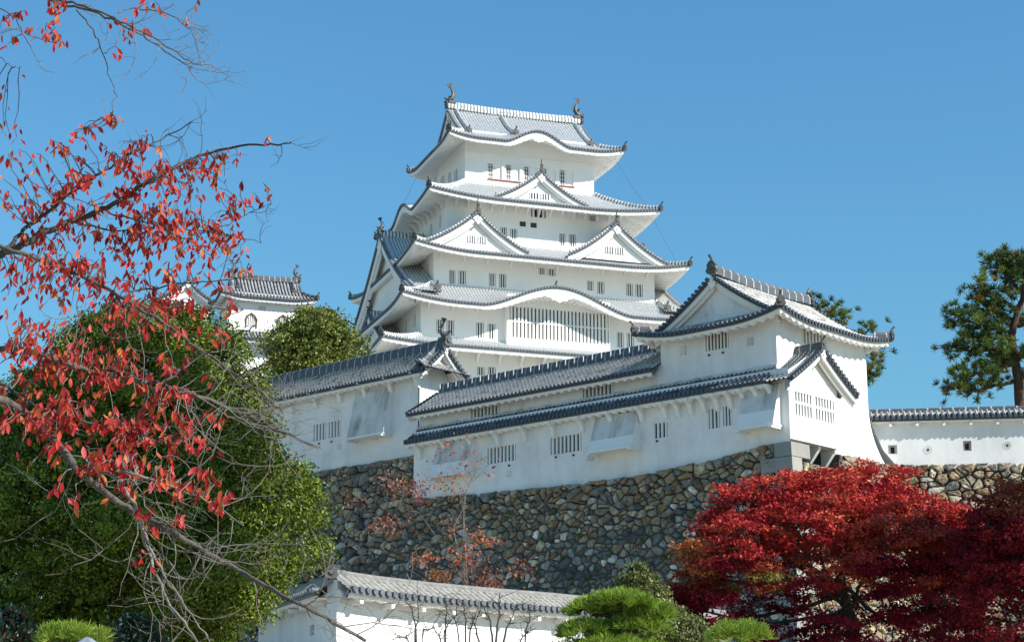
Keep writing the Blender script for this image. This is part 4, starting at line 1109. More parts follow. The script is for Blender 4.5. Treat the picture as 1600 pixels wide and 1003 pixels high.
# ------------------------------------------------------------------ small keeps behind the trees
def tower_base(F, T, hx, hy, zt):
    m = MB(); q = []
    for k in (0, .35, .7, 1):
        e = .15 + 6.0 * k ** 1.5; z = zt + (14.0 - zt) * k
        q.append([F(sx * (hx + e), sy * (hy + e), z) for sx, sy in ((-1, -1), (1, -1), (1, 1), (-1, 1))])
    m.grid(np.array(q), close=True, flip=True); m.add(q[0], [[0, 1, 2, 3]]); m.build("stone_base", M['rubble'], T)
def small_keep():
    C = atY(412, 472, 205.0); F = Frame(C[:2], 70.9); z = C[2] - .35; st = Style('tile', 'tile_end', 'ridge', 'iron', 'keep_wall', .36, 0, .30, .05, .5, .32, .36, .13, .7)
    T = thing("small_keep", F(0, 0, z - 10), "small white keep with arched windows behind the trees, left of the tall keep", "castle tower")
    wx, wy = 4.35, 2.15; m = MB(); fS = lambda u, q: F(u, -wy, q); fW = lambda u, q: F(-wx, u, q)
    HS = [F.rectS(385, 400, 491, 512, -wy), F.rectS(434, 450, 494, 515, -wy)]
    V = F.rectS(404, 415.5, 478, 486, -wy)
    wall_sheet(m, fS, -F.ey, -wx, wx, z - 3.6, z + .7, HS + [V]); wall_sheet(m, fW, -F.ex, -wy, wy, z - 3.6, z + .7, [])
    for a, b in (((wx, -wy), (wx, wy)), ((wx, wy), (-wx, wy))):
        A, B = F(a[0], a[1], z - 3.6), F(b[0], b[1], z - 3.6); m.add([A, B, B + UPV * 4.3, A + UPV * 4.3], [[0, 1, 2, 3]])
    w = m.build("wall", M['keep_wall'], T)
    for H in HS:
        q = window(w, fS, -F.ey, H, 5, barw=.12)
        b = MB(); um = (H[0] + H[1]) / 2; r = (H[1] - H[0]) / 2
        arch = [(H[0] - .05, H[2]), (H[0] - .08, H[3] - r * 1.1), (H[0] + r * .3, H[3] - r * .35), (um, H[3] + .1), (H[1] - r * .3, H[3] - r * .35), (H[1] + .08, H[3] - r * 1.1), (H[1] + .05, H[2])]
        b.tube([fS(u, zz) - F.ey * .03 for u, zz in arch], .11, 5); b.build("arch_frame", M['gilt'], q)
        b = MB()
        for s in (0, 1):
            e = H[s]; b.prism([fS(e, H[3]) - F.ey * .02, fS(e, H[3] - r * 1.1) - F.ey * .02, fS(um, H[3] + .02) - F.ey * .02], -F.ey * .04)
        b.build("arch_infill", M['keep_wall'], q)
    window(w, fS, -F.ey, V, 0, depth=.12, mats=('board', 'bar'))
    irimoya(F, T, st, 5.35, 3.05, z, 2.75, 3.85, .45, (wx, wy), fishy=.9, face=.45, board=.3, gegyo=.8, ridge_h=.5, a=.68)
    for x in np.arange(-3.9, 4.2, 1.15): bracket(T, F(x, -wy, z + .25), -F.ey, .7, 'keep_wall')
    skirt(F, T, st, (6.7, 4.3), (wx, wy), z - 4.9, z - 3.55, .4, (5.2, 2.9))
    chidori(F, T, st, 'S', 1.9, 3.9, (2.3, 2.3), z - 4.75, 1.75, 1.6, face=.4, board=.25, fishy=.4, gegyo=.6, ridge_h=.3)
    m = MB()
    for (x0, y0), (x1, y1) in (((-5.2, -2.9), (5.2, -2.9)), ((5.2, -2.9), (5.2, 2.9)), ((5.2, 2.9), (-5.2, 2.9)), ((-5.2, 2.9), (-5.2, -2.9))):
        A, B = F(x0, y0, z - 12), F(x1, y1, z - 12); m.add([A, B, B + UPV * 7.6, A + UPV * 7.6], [[0, 1, 2, 3]])
    m.build("wall", M['keep_wall'], T)
    tower_base(F, T, 5.2, 2.9, z - 12)
    C = atY(287, 476, 212.0); F = Frame(C[:2], 70.9); z = C[2]
    T = thing("corridor_tower", F(0, 0, z - 8), "small white gabled tower half hidden by red leaves at the far left of the castle", "castle tower")
    m = MB()
    for (x0, y0), (x1, y1) in (((-2.6, -2), (2.6, -2)), ((2.6, -2), (2.6, 4)), ((2.6, 4), (-2.6, 4)), ((-2.6, 4), (-2.6, -2))):
        A, B = F(x0, y0, z - 9), F(x1, y1, z - 9); m.add([A, B, B + UPV * 9, A + UPV * 9], [[0, 1, 2, 3]])
    m.build("wall", M['keep_wall'], T)
    chidori(F, T, st, 'S', 0, 2.7, (3.3, 3.3), z - .2, 2.3, 6.7, face=.6, board=.3, fishy=.7, ridge_h=.4)
    skirt(F, T, st, (4.6, 4.6), (2.6, 2.0), z - 3.9, z - 2.6, .4, (3.2, 2.6))
    tower_base(F, T, 3.2, 4.6, z - 9)
M['gilt'] = simple("black_gilt_frame", (.05, .04, .02), (.28, .19, .06), 9, .5, .5, 0)

# ------------------------------------------------------------------ ground
def ground():
    xs = np.concatenate([[-4000, -1500, -600, -300], np.arange(-150, 151, 2.5), [300, 600, 1500, 4000]])
    ys = np.concatenate([[-2500, -600, -200, -80], np.arange(-40, 262, 2.5), [300, 400, 700, 1800, 6000]])
    X, Y = np.meshgrid(xs, ys, indexing='ij')
    ss = lambda a, b, t: (lambda k: k * k * (3 - 2 * k))(np.clip((t - a) / (b - a), 0, 1))
    Z = 5.0 * ss(24, 60, Y) + 2.0 * ss(66, 86, Y)
    o = TF.o[:2]; xx = (X - o[0]) * TF.ex[0] + (Y - o[1]) * TF.ex[1]; yy = (X - o[0]) * TF.ey[0] + (Y - o[1]) * TF.ey[1]
    rx = (X - RW.o[0]) * RW.ex[0] + (Y - RW.o[1]) * RW.ex[1]; ry = (X - RW.o[0]) * RW.ey[0] + (Y - RW.o[1]) * RW.ey[1]
    th = np.where(yy > 21.5, 4.2, 1.6); wd = np.where(yy < 38, 2.2, 18.0)
    ins = ss(0, 1, (xx - th) / wd) * ss(.6, 3.0, yy)
    ins = np.maximum(ins, ss(.8, 3.2, ry) * ss(-1, 0, rx))
    far = 1 - ss(240, 420, np.hypot(X, Y - 60))
    hill = 5.0 * ss(60, 20, np.hypot(X - KF.o[0], Y - KF.o[1])) + 0 * X
    k = np.hypot(X - KF.o[0], Y - KF.o[1]); hill = 5.0 * (1 - ss(18, 55, k))
    Z = (Z * (1 - ins) + (15.9 + hill) * ins) * far
    rs = np.random.RandomState(2); Z = Z + rs.uniform(-.06, .06, Z.shape) * (np.abs(X) < 150)
    m = MB(); m.grid(np.stack([X, Y, Z], -1))
    g = m.build("ground", M['ground'], smooth=True); g["kind"] = "structure"
def _gm():
    m, nt, b = new_mat("grass_and_gravel"); t = NT(nt)
    n = t.noise(.22, 6, .6); n2 = t.noise(3.5, 6, .7)
    c = t.mix(t.ramp(n, .5, .6), (.48, .45, .38), (.12, .14, .05))
    c = t.mix(t.math('MULTIPLY', n2, .5), c, (.16, .14, .11))
    t.put(b.inputs["Base Color"], c); b.inputs["Roughness"].default_value = .95
    t.bump(n2, .5, .05, b); return m
M['ground'] = _gm()

# ------------------------------------------------------------------ plants
M['bark'] = simple("dark_bark", (.045, .036, .030), (.11, .095, .08), 18, .9, .15, .6)
M['greybark'] = simple("grey_bark", (.05, .043, .037), (.16, .142, .12), 22, .9, .15, .6)
M['twig'] = simple("pale_twig", (.12, .106, .088), (.26, .238, .205), 14, .85, .15, 0)
M['pinebark'] = simple("pine_bark", (.05, .032, .024), (.12, .075, .055), 10, .95, .1, .8)
M['leaf'] = leaf_mat("glossy_evergreen_leaf", .12, .45, .28)
M['redleaf'] = leaf_mat("red_autumn_leaf", .38, .5, .3)
M['maple'] = leaf_mat("maple_leaf", .22, .6, .2)
M['needle'] = leaf_mat("pine_needle", .28, .5, .3)
def quads(mb, C, L, W, rs, cols, up=0.0, flat=None):
    """one small pointed leaf at every point"""
    n = len(C); a = nrm(rs.normal(size=(n, 3)) + np.array([0, 0, up])); b = rs.normal(size=(n, 3))
    if flat is not None: a = nrm(a * flat); b = b * flat
    b = nrm(b - a * (a * b).sum(1, keepdims=True))
    L = np.broadcast_to(L, (n,))[:, None] * rs.uniform(.7, 1.25, (n, 1)); W = np.broadcast_to(W, (n,))[:, None] * rs.uniform(.7, 1.2, (n, 1))
    P = np.stack([C - a * L / 2, C + b * W / 2 - a * L * .06, C + a * L / 2, C - b * W / 2 - a * L * .06], 1)
    mb.add(P.reshape(-1, 3), np.arange(n * 4).reshape(n, 4), 0, None, np.repeat(cols, 4, 0))
def pick(rs, n, pal, w=None, j=.25):
    pal = np.array(pal, float); w = None if w is None else np.array(w) / np.sum(w)
    c = pal[rs.choice(len(pal), n, p=w)]
    return c * (1 + rs.uniform(-j, j, (n, 1)))
def limb(parent, pts, r0, r1, mat, name="branch", k=7, seed=0, wob=.0):
    pts = np.asarray(pts, float); n = max(6, len(pts) * 4)
    s = np.linspace(0, len(pts) - 1, n); P = np.stack([np.interp(s, np.arange(len(pts)), pts[:, i]) for i in range(3)], 1)
    for _ in range(2): P[1:-1] = (P[:-2] + 2 * P[1:-1] + P[2:]) / 4
    if wob: P[1:-1] += np.random.RandomState(seed).normal(size=P[1:-1].shape) * wob
    m = MB(); m.tube(P, np.linspace(r0, r1, n), k)
    return m.build(name, M[mat], parent, smooth=True), P
GREEN = [(.090, .150, .010), (.130, .180, .012), (.058, .105, .010), (.18, .21, .015), (.036, .070, .010), (.19, .13, .02)]
def dome_tree(name, label, prof, cx, Y, seed, nclump, per, leaf, spread, pal, w, gz, squash=1.0, group=None, inner=12000):
    """broad evergreen: prof lists (py, left px, right px) of the outline from the top down"""
    rs = np.random.RandomState(seed)
    rows = []
    for py, l, r in prof:
        a, b = atY(l, py, Y), atY(r, py, Y); rows.append((a[2], (a[0] + b[0]) / 2, (b[0] - a[0]) / 2))
    rows = np.array(rows)[::-1]; zz, xc, rr = rows.T
    base = np.array([xc[len(xc) // 2], Y, gz])
    T = thing(name, base, label, "tree", group)
    z = rs.uniform(zz[0], zz[-1], nclump * 3); R = np.interp(z, zz, rr)
    keep = rs.rand(len(z)) < (R / rr.max()) ** .8 + .05; z, R = z[keep][:nclump], R[keep][:nclump]
    th = rs.uniform(0, 2 * pi, len(z))
    bump = 1 + .10 * np.sin(3 * th + z * 1.9) + .07 * np.sin(7 * th - z * 3.1) + rs.uniform(-.20, .06, len(z)) - .17
    c = np.stack([np.interp(z, zz, xc) + R * bump * np.cos(th), Y + R * bump * np.sin(th) * squash, z], 1)
    n = len(c) * per; ci = np.repeat(np.arange(len(c)), per)
    P = c[ci] + rs.normal(size=(n, 3)) * spread * np.array([1, 1, .62])
    tone = rs.uniform(.72, 1.3, len(c))[ci][:, None]
    m = MB(); quads(m, P, leaf, leaf * .55, rs, pick(rs, n, pal, w) * tone)
    k = inner; z = rs.uniform(zz[0], zz[-1], k); R = np.interp(z, zz, rr) * np.sqrt(rs.rand(k)) * .74; th = rs.uniform(0, 2 * pi, k)
    P = np.stack([np.interp(z, zz, xc) + R * np.cos(th), Y + R * np.sin(th) * squash, z], 1)
    quads(m, P, leaf * 2.6, leaf * 1.6, rs, pick(rs, k, pal, w))
    m.build("crown", M['leaf'], T)
    limb(T, [base - UPV * .3, base + UPV * (zz[0] - gz) * .6, [xc[len(xc) // 2], Y, zz[0] + (zz[-1] - zz[0]) * .55]], min(.4, rr.max() * .07), rr.max() * .03, 'bark', "trunk", wob=.03)
    for i in range(7):
        a = i * 2.4; zb = zz[0] + (zz[-1] - zz[0]) * (.05 + .07 * i); Rb = np.interp(zb + .15 * (zz[-1] - zz[0]), zz, rr) * .7
        limb(T, [[base[0], Y, zb], [base[0] + Rb * .5 * cos(a), Y + Rb * .5 * sin(a), zb + .06 * (zz[-1] - zz[0])], [base[0] + Rb * .9 * cos(a), Y + Rb * .9 * sin(a), zb + .15 * (zz[-1] - zz[0])]], rr.max() * .03, .02, 'bark')
    return T
def trees_green():
    dome_tree("evergreen_tree", "huge rounded dark green evergreen standing behind the red cherry branches at the left", [(486, 225, 285), (500, 150, 335), (530, 90, 385), (580, 20, 425), (640, -40, 452), (700, -85, 482), (760, -110, 507), (820, -120, 520), (880, -120, 512), (935, -110, 480), (985, -90, 415), (1040, -50, 330)],
              200, 38.0, 3, 2900, 95, .085, .135, GREEN, [4, 4, 3, 2, 2, .8], 2.4)
    # two tall unseen evergreens added beyond the right edge to shade the lower corners
    for (X, Yt, Z, R, sd, lab) in ((14.9, 23.5, 24.9, 3.4, 91, "added unseen tall slim evergreen beyond the right edge, nearest the camera, shading the left tree"), (27.7, 36.2, 19.6, 3.2, 92, "added unseen tall evergreen beyond the right edge, farther off, shading the dark maple")):
        pr = []
        for dz, k in ((1.0, .25), (.7, .7), (.3, .95), (-.2, 1.0), (-.6, .8), (-1.0, .3)):
            x0, y0 = to_px(X - R * k, Yt, Z + R * dz * 1.1); x1, _ = to_px(X + R * k, Yt, Z + R * dz * 1.1); pr.append((y0, x0, x1))
        dome_tree("evergreen_tree", lab, pr, (pr[2][1] + pr[2][2]) / 2, Yt, sd, 420, 40, .20, .26, GREEN, None, 1.0, inner=3500)
    dome_tree("evergreen_tree", "yellowish green tree rising behind the store wing roof beside the tall keep", [(484, 478, 520), (500, 448, 548), (520, 420, 568), (545, 402, 578), (570, 396, 585), (600, 398, 585), (640, 400, 580), (700, 420, 560)],
              490, 128.0, 8, 420, 60, .24, .34, [(.13, .16, .028), (.17, .19, .03), (.08, .12, .022), (.20, .20, .04), (.06, .09, .02)], [3, 3, 2, 1.5, 1], 16.5, inner=4500)
    dome_tree("evergreen_shrub", "olive green conical shrub between the pruned pines and the red maple", [(884, 990, 1004), (905, 965, 1028), (935, 955, 1052), (955, 950, 1072), (975, 955, 1098), (1003, 960, 1118), (1060, 965, 1120)],
              1030, 41.0, 11, 520, 46, .085, .09, [(.13, .15, .045), (.16, .18, .05), (.09, .115, .035), (.19, .19, .07)], None, 2.0, inner=4500)
    dome_tree("evergreen_shrub", "dark leafy camellia shrub with pale flecks at the bottom left corner", [(950, -30, 30), (968, -60, 60), (985, -75, 80), (1010, -80, 90), (1050, -80, 95)],
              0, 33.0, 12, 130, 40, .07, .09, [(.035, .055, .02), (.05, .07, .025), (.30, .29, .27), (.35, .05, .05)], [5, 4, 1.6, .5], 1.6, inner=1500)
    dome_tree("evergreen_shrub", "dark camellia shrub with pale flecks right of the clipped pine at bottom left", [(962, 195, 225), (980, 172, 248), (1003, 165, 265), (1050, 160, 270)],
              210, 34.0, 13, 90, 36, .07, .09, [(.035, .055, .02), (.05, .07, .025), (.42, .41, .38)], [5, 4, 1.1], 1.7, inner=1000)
def maple(label, top, x0, x1, Y, seed, n, pal, w, trunk, thin=None, depth=3.4, per=210, gz=3.0):
    rs = np.random.RandomState(seed); tx = [k[0] for k in top]; ty = [k[1] for k in top]
    T = thing("maple_tree", atY(trunk[0][0], 1000, Y) * np.array([1, 1, 0]) + UPV * gz, label, "tree", "red maples at the foot of the rampart")
    cl = []; xm, xh = (x0 + x1) / 2, (x1 - x0) / 2
    while len(cl) < n:
        x = rs.uniform(x0, x1); d = rs.uniform(-1, 1); t = np.interp(x, tx, ty) + 10 + 75 * d * d + 12 * sin(x * .11 + d * 3) + 8 * sin(x * .31)
        y = t + abs(rs.normal()) * 70 if rs.rand() < .5 else rs.uniform(t, 1040)
        if y > 1060: continue
        if thin and rs.rand() < thin(x, y): continue
        e = sqrt(max(.05, 1 - ((x - xm) / xh) ** 2))
        cl.append((x, y, Y + d * depth * e))
    C = np.array([atY(*k) for k in cl]); m = MB()
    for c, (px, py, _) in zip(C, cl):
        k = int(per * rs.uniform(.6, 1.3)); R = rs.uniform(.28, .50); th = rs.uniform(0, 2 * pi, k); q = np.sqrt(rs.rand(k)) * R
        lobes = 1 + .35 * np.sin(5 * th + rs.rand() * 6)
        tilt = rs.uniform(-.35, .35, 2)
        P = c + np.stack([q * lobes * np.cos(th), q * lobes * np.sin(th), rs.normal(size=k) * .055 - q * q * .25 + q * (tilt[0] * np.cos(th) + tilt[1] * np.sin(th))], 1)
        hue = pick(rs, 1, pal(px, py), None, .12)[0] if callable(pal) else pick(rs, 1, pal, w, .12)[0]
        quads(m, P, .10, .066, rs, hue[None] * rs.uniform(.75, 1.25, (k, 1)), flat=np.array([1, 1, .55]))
    m.build("crown", M['maple'], T)
    tp = np.array([atY(*k, Y) for k in trunk]); g = tp[0].copy(); g[2] = gz - .3
    _, TP = limb(T, [g] + list(tp), .17, .10, 'bark', "trunk", wob=.015)
    ends = [tp[-1]]; L = []
    order = C[rs.choice(len(C), 16, replace=False)]
    for i, c in enumerate(order):
        s = TP[rs.randint(len(TP) // 2, len(TP))]; mid = s * .45 + c * .55 - UPV * .35 + rs.normal(size=3) * .2
        _, P = limb(T, [s, mid, c], .06, .018, 'bark', wob=.02, seed=i); L.append(P)
    L = np.concatenate(L); m = MB()
    for c in C[::1]:
        d = np.linalg.norm(L - c, axis=1); s = L[np.argmin(d + rs.uniform(0, .3, len(d)))]
        mid = (s + c) / 2 - UPV * .08 + rs.normal(size=3) * .1; m.tube([s, mid, c], [.014, .010, .005], 4, cap=False)
    m.build("twigs", M['bark'], T)["kind"] = "stuff"
    return T
def tuft(mb, p, d, n, L, W, rs, cols, spread=.75):
    d = nrm(d); v = nrm(d * spread + nrm(rs.normal(size=(n, 3))) * .8); v = nrm(v)
    b = nrm(np.cross(v, rs.normal(size=(n, 3)))); l = L * rs.uniform(.75, 1.15, (n, 1))
    P = np.stack([p + b * W * .5, p - b * W * .5, p + v * l - b * W * .25, p + v * l + b * W * .25], 1)
    mb.add(P.reshape(-1, 3), np.arange(n * 4).reshape(n, 4), 0, None, np.repeat(cols, 4, 0))
def tall_pine(label, trunk, limbs, Y, seed, gz, per, pal, w, sig, L, nn=22):
    rs = np.random.RandomState(seed); tp = [atY(x, y, Y) for x, y in trunk]; g = tp[0].copy(); g[2] = gz
    T = thing("pine_tree", g, label, "tree", "tall pines beyond the walls")
    limb(T, [g] + tp, .36, .12, 'pinebark', "trunk", wob=.02)
    m = MB(); tw = MB()
    for i, l in enumerate(limbs):
        dy = rs.uniform(-1.5, 1.5); k = len(l)
        pts = [atY(x, y, Y + dy * j / (k - 1)) for j, (x, y) in enumerate(l)]
        _, P = limb(T, pts, .13, .04, 'pinebark', wob=.04, seed=i)
        for _ in range(per):
            t = rs.uniform(.12, 1) ** .75; b = P[min(len(P) - 1, int(t * len(P)))]
            o = np.array([rs.normal() * sig, rs.normal() * 1.0, rs.normal() * sig * .75 + sig * .2]); c = b + o
            tuft(m, c, nrm(o + UPV * .8), nn, L, L * .12, rs, pick(rs, 1, pal, w, .2).repeat(nn, 0) * rs.uniform(.75, 1.25, (nn, 1)))
            if rs.rand() < .6: tw.tube([b, (b + c) / 2 + rs.normal(size=3) * .08, c], [.03, .022, .012], 4, cap=False)
    m.build("needles", M['needle'], T); tw.build("twigs", M['pinebark'], T)["kind"] = "stuff"
def clipped_pine(label, pads, Y, seed, gz, trunk):
    rs = np.random.RandomState(seed); tp = [atY(x, y, Y) for x, y in trunk]; g = tp[0].copy(); g[2] = gz
    T = thing("clipped_pine", g, label, "tree", "clipped garden pines in the foreground")
    _, TP = limb(T, [g] + tp, .10, .05, 'pinebark', "trunk", wob=.015); s = Y / 3000.0
    for (px, py, rx, rz) in pads:
        m = MB(); c = atY(px, py, Y + rs.uniform(-.2, .2)); a, h = rx * s, rz * s
        n = int(50 + 420 * a * a)
        for _ in range(n):
            th = rs.uniform(0, 2 * pi); q = sqrt(rs.rand()); up = sqrt(max(0, 1 - q * q))
            lump = 1 + .22 * sin(3 * th + px) + .15 * sin(5 * th) + rs.uniform(-.1, .12)
            p = c + np.array([a * q * cos(th) * lump, a * q * sin(th) * .9, h * (up - .35) * rs.uniform(.7, 1.1) + .05 * sin(9 * th + 5 * q + py)])
            d = np.array([q * cos(th) * .7, q * sin(th) * .7, .55 + up])
            tuft(m, p, d, 26, .19, .013, rs, pick(rs, 1, [(.24, .34, .04), (.19, .29, .03), (.30, .38, .06), (.11, .19, .02)], [3, 3, 1.5, 1.2], .2).repeat(26, 0) * rs.uniform(.8, 1.2, (26, 1)), .9)
        m.build("needle_pad", M['needle'], T)
        b = TP[np.argmin(np.linalg.norm(TP - c, axis=1))]; limb(T, [b, (b + c) / 2 - UPV * .06, c - UPV * h * .2], .05, .025, 'pinebark')
def bare_shrub(label, x, y0, tops, Y, seed, gz, mat='bark', r=.02, name="bare_shrub", cat="shrub", group=None, twn=26, wig=.05):
    """leafless stems: each stem a polyline of photo points, with finer twigs off it"""
    rs = np.random.RandomState(seed); g = atY(x, y0, Y); g[2] = gz
    T = thing(name, g, label, cat, group); tw = MB(); PP = []
    for i, t in enumerate(tops):
        pts = [g + rs.normal(size=3) * np.array([.05, .05, 0])] + [atY(a, b, Y + rs.uniform(-.4, .4)) for a, b in t]
        _, P = limb(T, pts, r, r * .25, mat, "stem", 5, i, r * .5); PP.append(P)
        for _ in range(twn // len(tops) + 2):
            b = P[rs.randint(len(P) // 2, len(P))]; d = nrm(np.array([rs.normal(), rs.normal() * .5, abs(rs.normal()) * .9])); l = rs.uniform(.25, .8) * wig * 12
            q = [b, b + d * l * .5 + rs.normal(size=3) * l * .07, b + d * l + rs.normal(size=3) * l * .12]
            tw.tube(q, [r * .28, r * .2, r * .1], 4, cap=False); PP.append(np.array(q))
    tw.build("twigs", M[mat], T)["kind"] = "stuff"
    return T, np.concatenate(PP)
def orange_sapling():
    Y = 74.0
    tops = [[(733, 930), (722, 890), (712, 850), (700, 836)], [(733, 925), (700, 862), (668, 820), (655, 800)], [(735, 920), (706, 825), (722, 800), (724, 776), (712, 745), (697, 712)], [(724, 776), (738, 752), (765, 725)], [(724, 776), (700, 760), (690, 742)], [(735, 925), (770, 905), (790, 890)], [(735, 925), (690, 905), (675, 900)], [(722, 776), (745, 735), (752, 716)]]
    T, P = bare_shrub("slender bare sapling with orange leaf sprays in front of the dark rampart", 735, 960, tops, Y, 5, 6.6, 'twig', .019, "sapling_tree", "tree", None, 60, .12)
    rs = np.random.RandomState(6); m = MB(); s = Y / 3000
    OR = [(.42, .14, .06), (.50, .20, .09), (.33, .09, .045), (.45, .13, .08)]
    for (x, y, sx, sy, n, pal) in ((725, 858, 26, 20, 300, OR), (662, 872, 18, 9, 110, OR), (765, 900, 30, 18, 330, [(.32, .11, .06), (.40, .14, .07), (.22, .07, .05)]), (698, 906, 20, 12, 230, [(.48, .17, .05), (.40, .13, .04)]), (635, 772, 38, 20, 300, [(.36, .17, .11), (.30, .11, .07)]), (602, 820, 22, 11, 110, [(.36, .11, .07)]), (660, 770, 16, 14, 80, [(.25, .05, .06)]), (710, 730, 30, 26, 90, OR), (752, 730, 22, 22, 60, OR), (700, 762, 22, 12, 50, OR), (765, 845, 14, 6, 70, OR)):
        k = 7; cen = np.array([atY(x + rs.normal() * sx * .7, y + rs.normal() * sy * .7, Y + rs.normal() * .4) for _ in range(k)])
        C = cen[rs.randint(k, size=n)] + rs.normal(size=(n, 3)) * np.array([sx * .42, 14, sy * .42]) * s
        quads(m, C, .15, .085, rs, pick(rs, n, pal))
    m.build("leaves", M['redleaf'], T)
    tw = MB(); 
    for (x, y) in ((650, 760), (620, 770), (600, 780), (640, 790), (605, 818), (630, 815)):
        e = atY(x, y, Y); b = P[np.argmin(np.linalg.norm(P - e, axis=1))]; tw.tube([b, (b + e) / 2 - UPV * .15, e], [.014, .01, .006], 4, cap=False)
    tw.build("twigs", M['twig'], T)["kind"] = "stuff"
# ------------------------------------------------------------------ the red cherry in the foreground
CH = {
 'U1': (9.6, .020, .003, 'greybark', [(-160, -150), (-40, -70), (75, 0), (105, 10), (150, 18), (190, 38), (230, 62), (262, 82), (288, 102), (300, 106)]),
 'U2': (9.2, .014, .002, 'greybark', [(75, 0), (115, 2), (168, 23), (210, 45), (240, 60), (270, 78), (300, 99), (316, 103)]),
 'U3': (9.4, .009, .002, 'greybark', [(120, 16), (141, 39), (153, 60), (164, 93), (170, 117), (181, 144), (176, 171), (180, 190)]),
 'U4': (9.9, .008, .0015, 'greybark', [(185, 21), (210, 12), (257, 18), (287, 36), (305, 57), (308, 81)]),
 'U5': (10.2, .008, .0015, 'greybark', [(-140, -60), (0, 14), (24, 27), (36, 54), (48, 72), (57, 97), (65, 97)]),
 'U6': (9.0, .006, .0015, 'greybark', [(39, 50), (69, 64), (98, 66)]),
 'U7': (9.3, .006, .0015, 'greybark', [(-60, 70), (0, 90), (15, 103), (34, 105)]),
 'B1': (10.0, .050, .004, 'bark', [(-170, 470), (-60, 415), (0, 398), (24, 388), (64, 366), (112, 346), (152, 332), (192, 310), (235, 281), (258, 266), (314, 242), (386, 224), (434, 227), (455, 223)]),
 'B2': (9.7, .026, .003, 'bark', [(10, 392), (20, 376), (52, 348), (96, 314), (140, 282), (168, 264), (222, 233), (269, 209), (299, 190)]),
 'B3': (9.3, .026, .006, 'greybark', [(-170, 330), (-40, 372), (28, 394), (80, 410), (124, 430), (168, 452), (215, 480), (255, 503), (295, 535), (331, 559), (359, 579), (399, 607), (440, 640)]),
 'B4': (10.5, .012, .002, 'bark', [(112, 346), (190, 364), (240, 352), (319, 362), (359, 368), (408, 380)]),
 'B4b': (10.6, .008, .0015, 'bark', [(295, 372), (347, 354), (391, 332), (424, 318)]),
 'B4c': (10.1, .010, .002, 'bark', [(168, 332), (240, 352), (290, 372), (330, 400)]),
 'B4d': (9.8, .012, .003, 'bark', [(180, 468), (215, 452), (240, 451), (280, 443), (332, 440), (405, 432)]),
 'B4e': (9.6, .010, .003, 'bark', [(200, 478), (240, 482), (290, 479), (340, 484), (380, 484)]),
 'B5': (9.0, .034, .007, 'greybark', [(-180, 520), (-60, 536), (0, 543), (40, 546), (92, 563), (140, 581), (180, 589), (239, 597), (279, 607), (319, 623), (359, 637), (399, 657), (451, 679), (500, 700)]),
 'B5b': (8.9, .012, .004, 'bark', [(250, 602), (285, 575), (330, 548), (370, 525), (400, 508)]),
 'B5c': (9.1, .009, .003, 'bark', [(300, 615), (340, 602), (400, 575), (440, 562)]),
 'B6': (8.6, .072, .010, 'greybark', [(-190, 560), (-80, 600), (0, 622), (40, 645), (69, 670), (99, 704), (126, 738), (160, 769), (198, 792), (221, 809), (260, 826), (290, 845), (324, 864), (366, 887), (412, 914), (458, 937), (520, 971), (570, 1000)]),
 'B7': (8.4, .020, .006, 'twig', [(150, 735), (183, 746), (206, 780), (218, 811), (225, 841), (244, 902), (267, 948), (290, 975), (313, 1010)]),
 'B7b': (8.5, .014, .004, 'twig', [(218, 811), (240, 862), (262, 910), (292, 950), (330, 1000)]),
 'B8': (8.3, .016, .004, 'twig', [(130, 735), (160, 720), (205, 742), (250, 752), (300, 770), (345, 795), (380, 820)]),
 'B9': (8.9, .020, .004, 'bark', [(-150, 575), (-20, 590), (30, 612), (60, 640), (110, 655), (180, 670), (250, 690), (300, 680)]),
}
def leaf_shapes(mb, B, D, N, L, W, cols, rs):
    """curved, folded cherry leaves: B root, D hanging direction, N face normal"""
    n = len(B); S = nrm(np.cross(D, N)); V = []
    curl = rs.uniform(-.25, .45, (n, 1)); fold = rs.uniform(.1, .45, (n, 1))
    prof = [(0, .06), (.22, .72), (.48, 1.0), (.75, .68), (1.0, .03)]
    for t, w in prof:
        c = B + D * L * t + N * L * curl * (t * t - t * .4)
        for s in (-1, 0, 1): V.append(c + S * s * W * .5 * w + N * abs(s) * W * .5 * w * fold)
    V = np.stack(V, 1); f = []
    for r in range(4):
        for s in range(2): f.append([r * 3 + s, r * 3 + s + 1, r * 3 + s + 4, r * 3 + s + 3])
    F_ = (np.array(f)[None] + (np.arange(n) * 15)[:, None, None]).reshape(-1, 4)
    mb.add(V.reshape(-1, 3), F_, 0, None, np.repeat(cols, 15, 0))
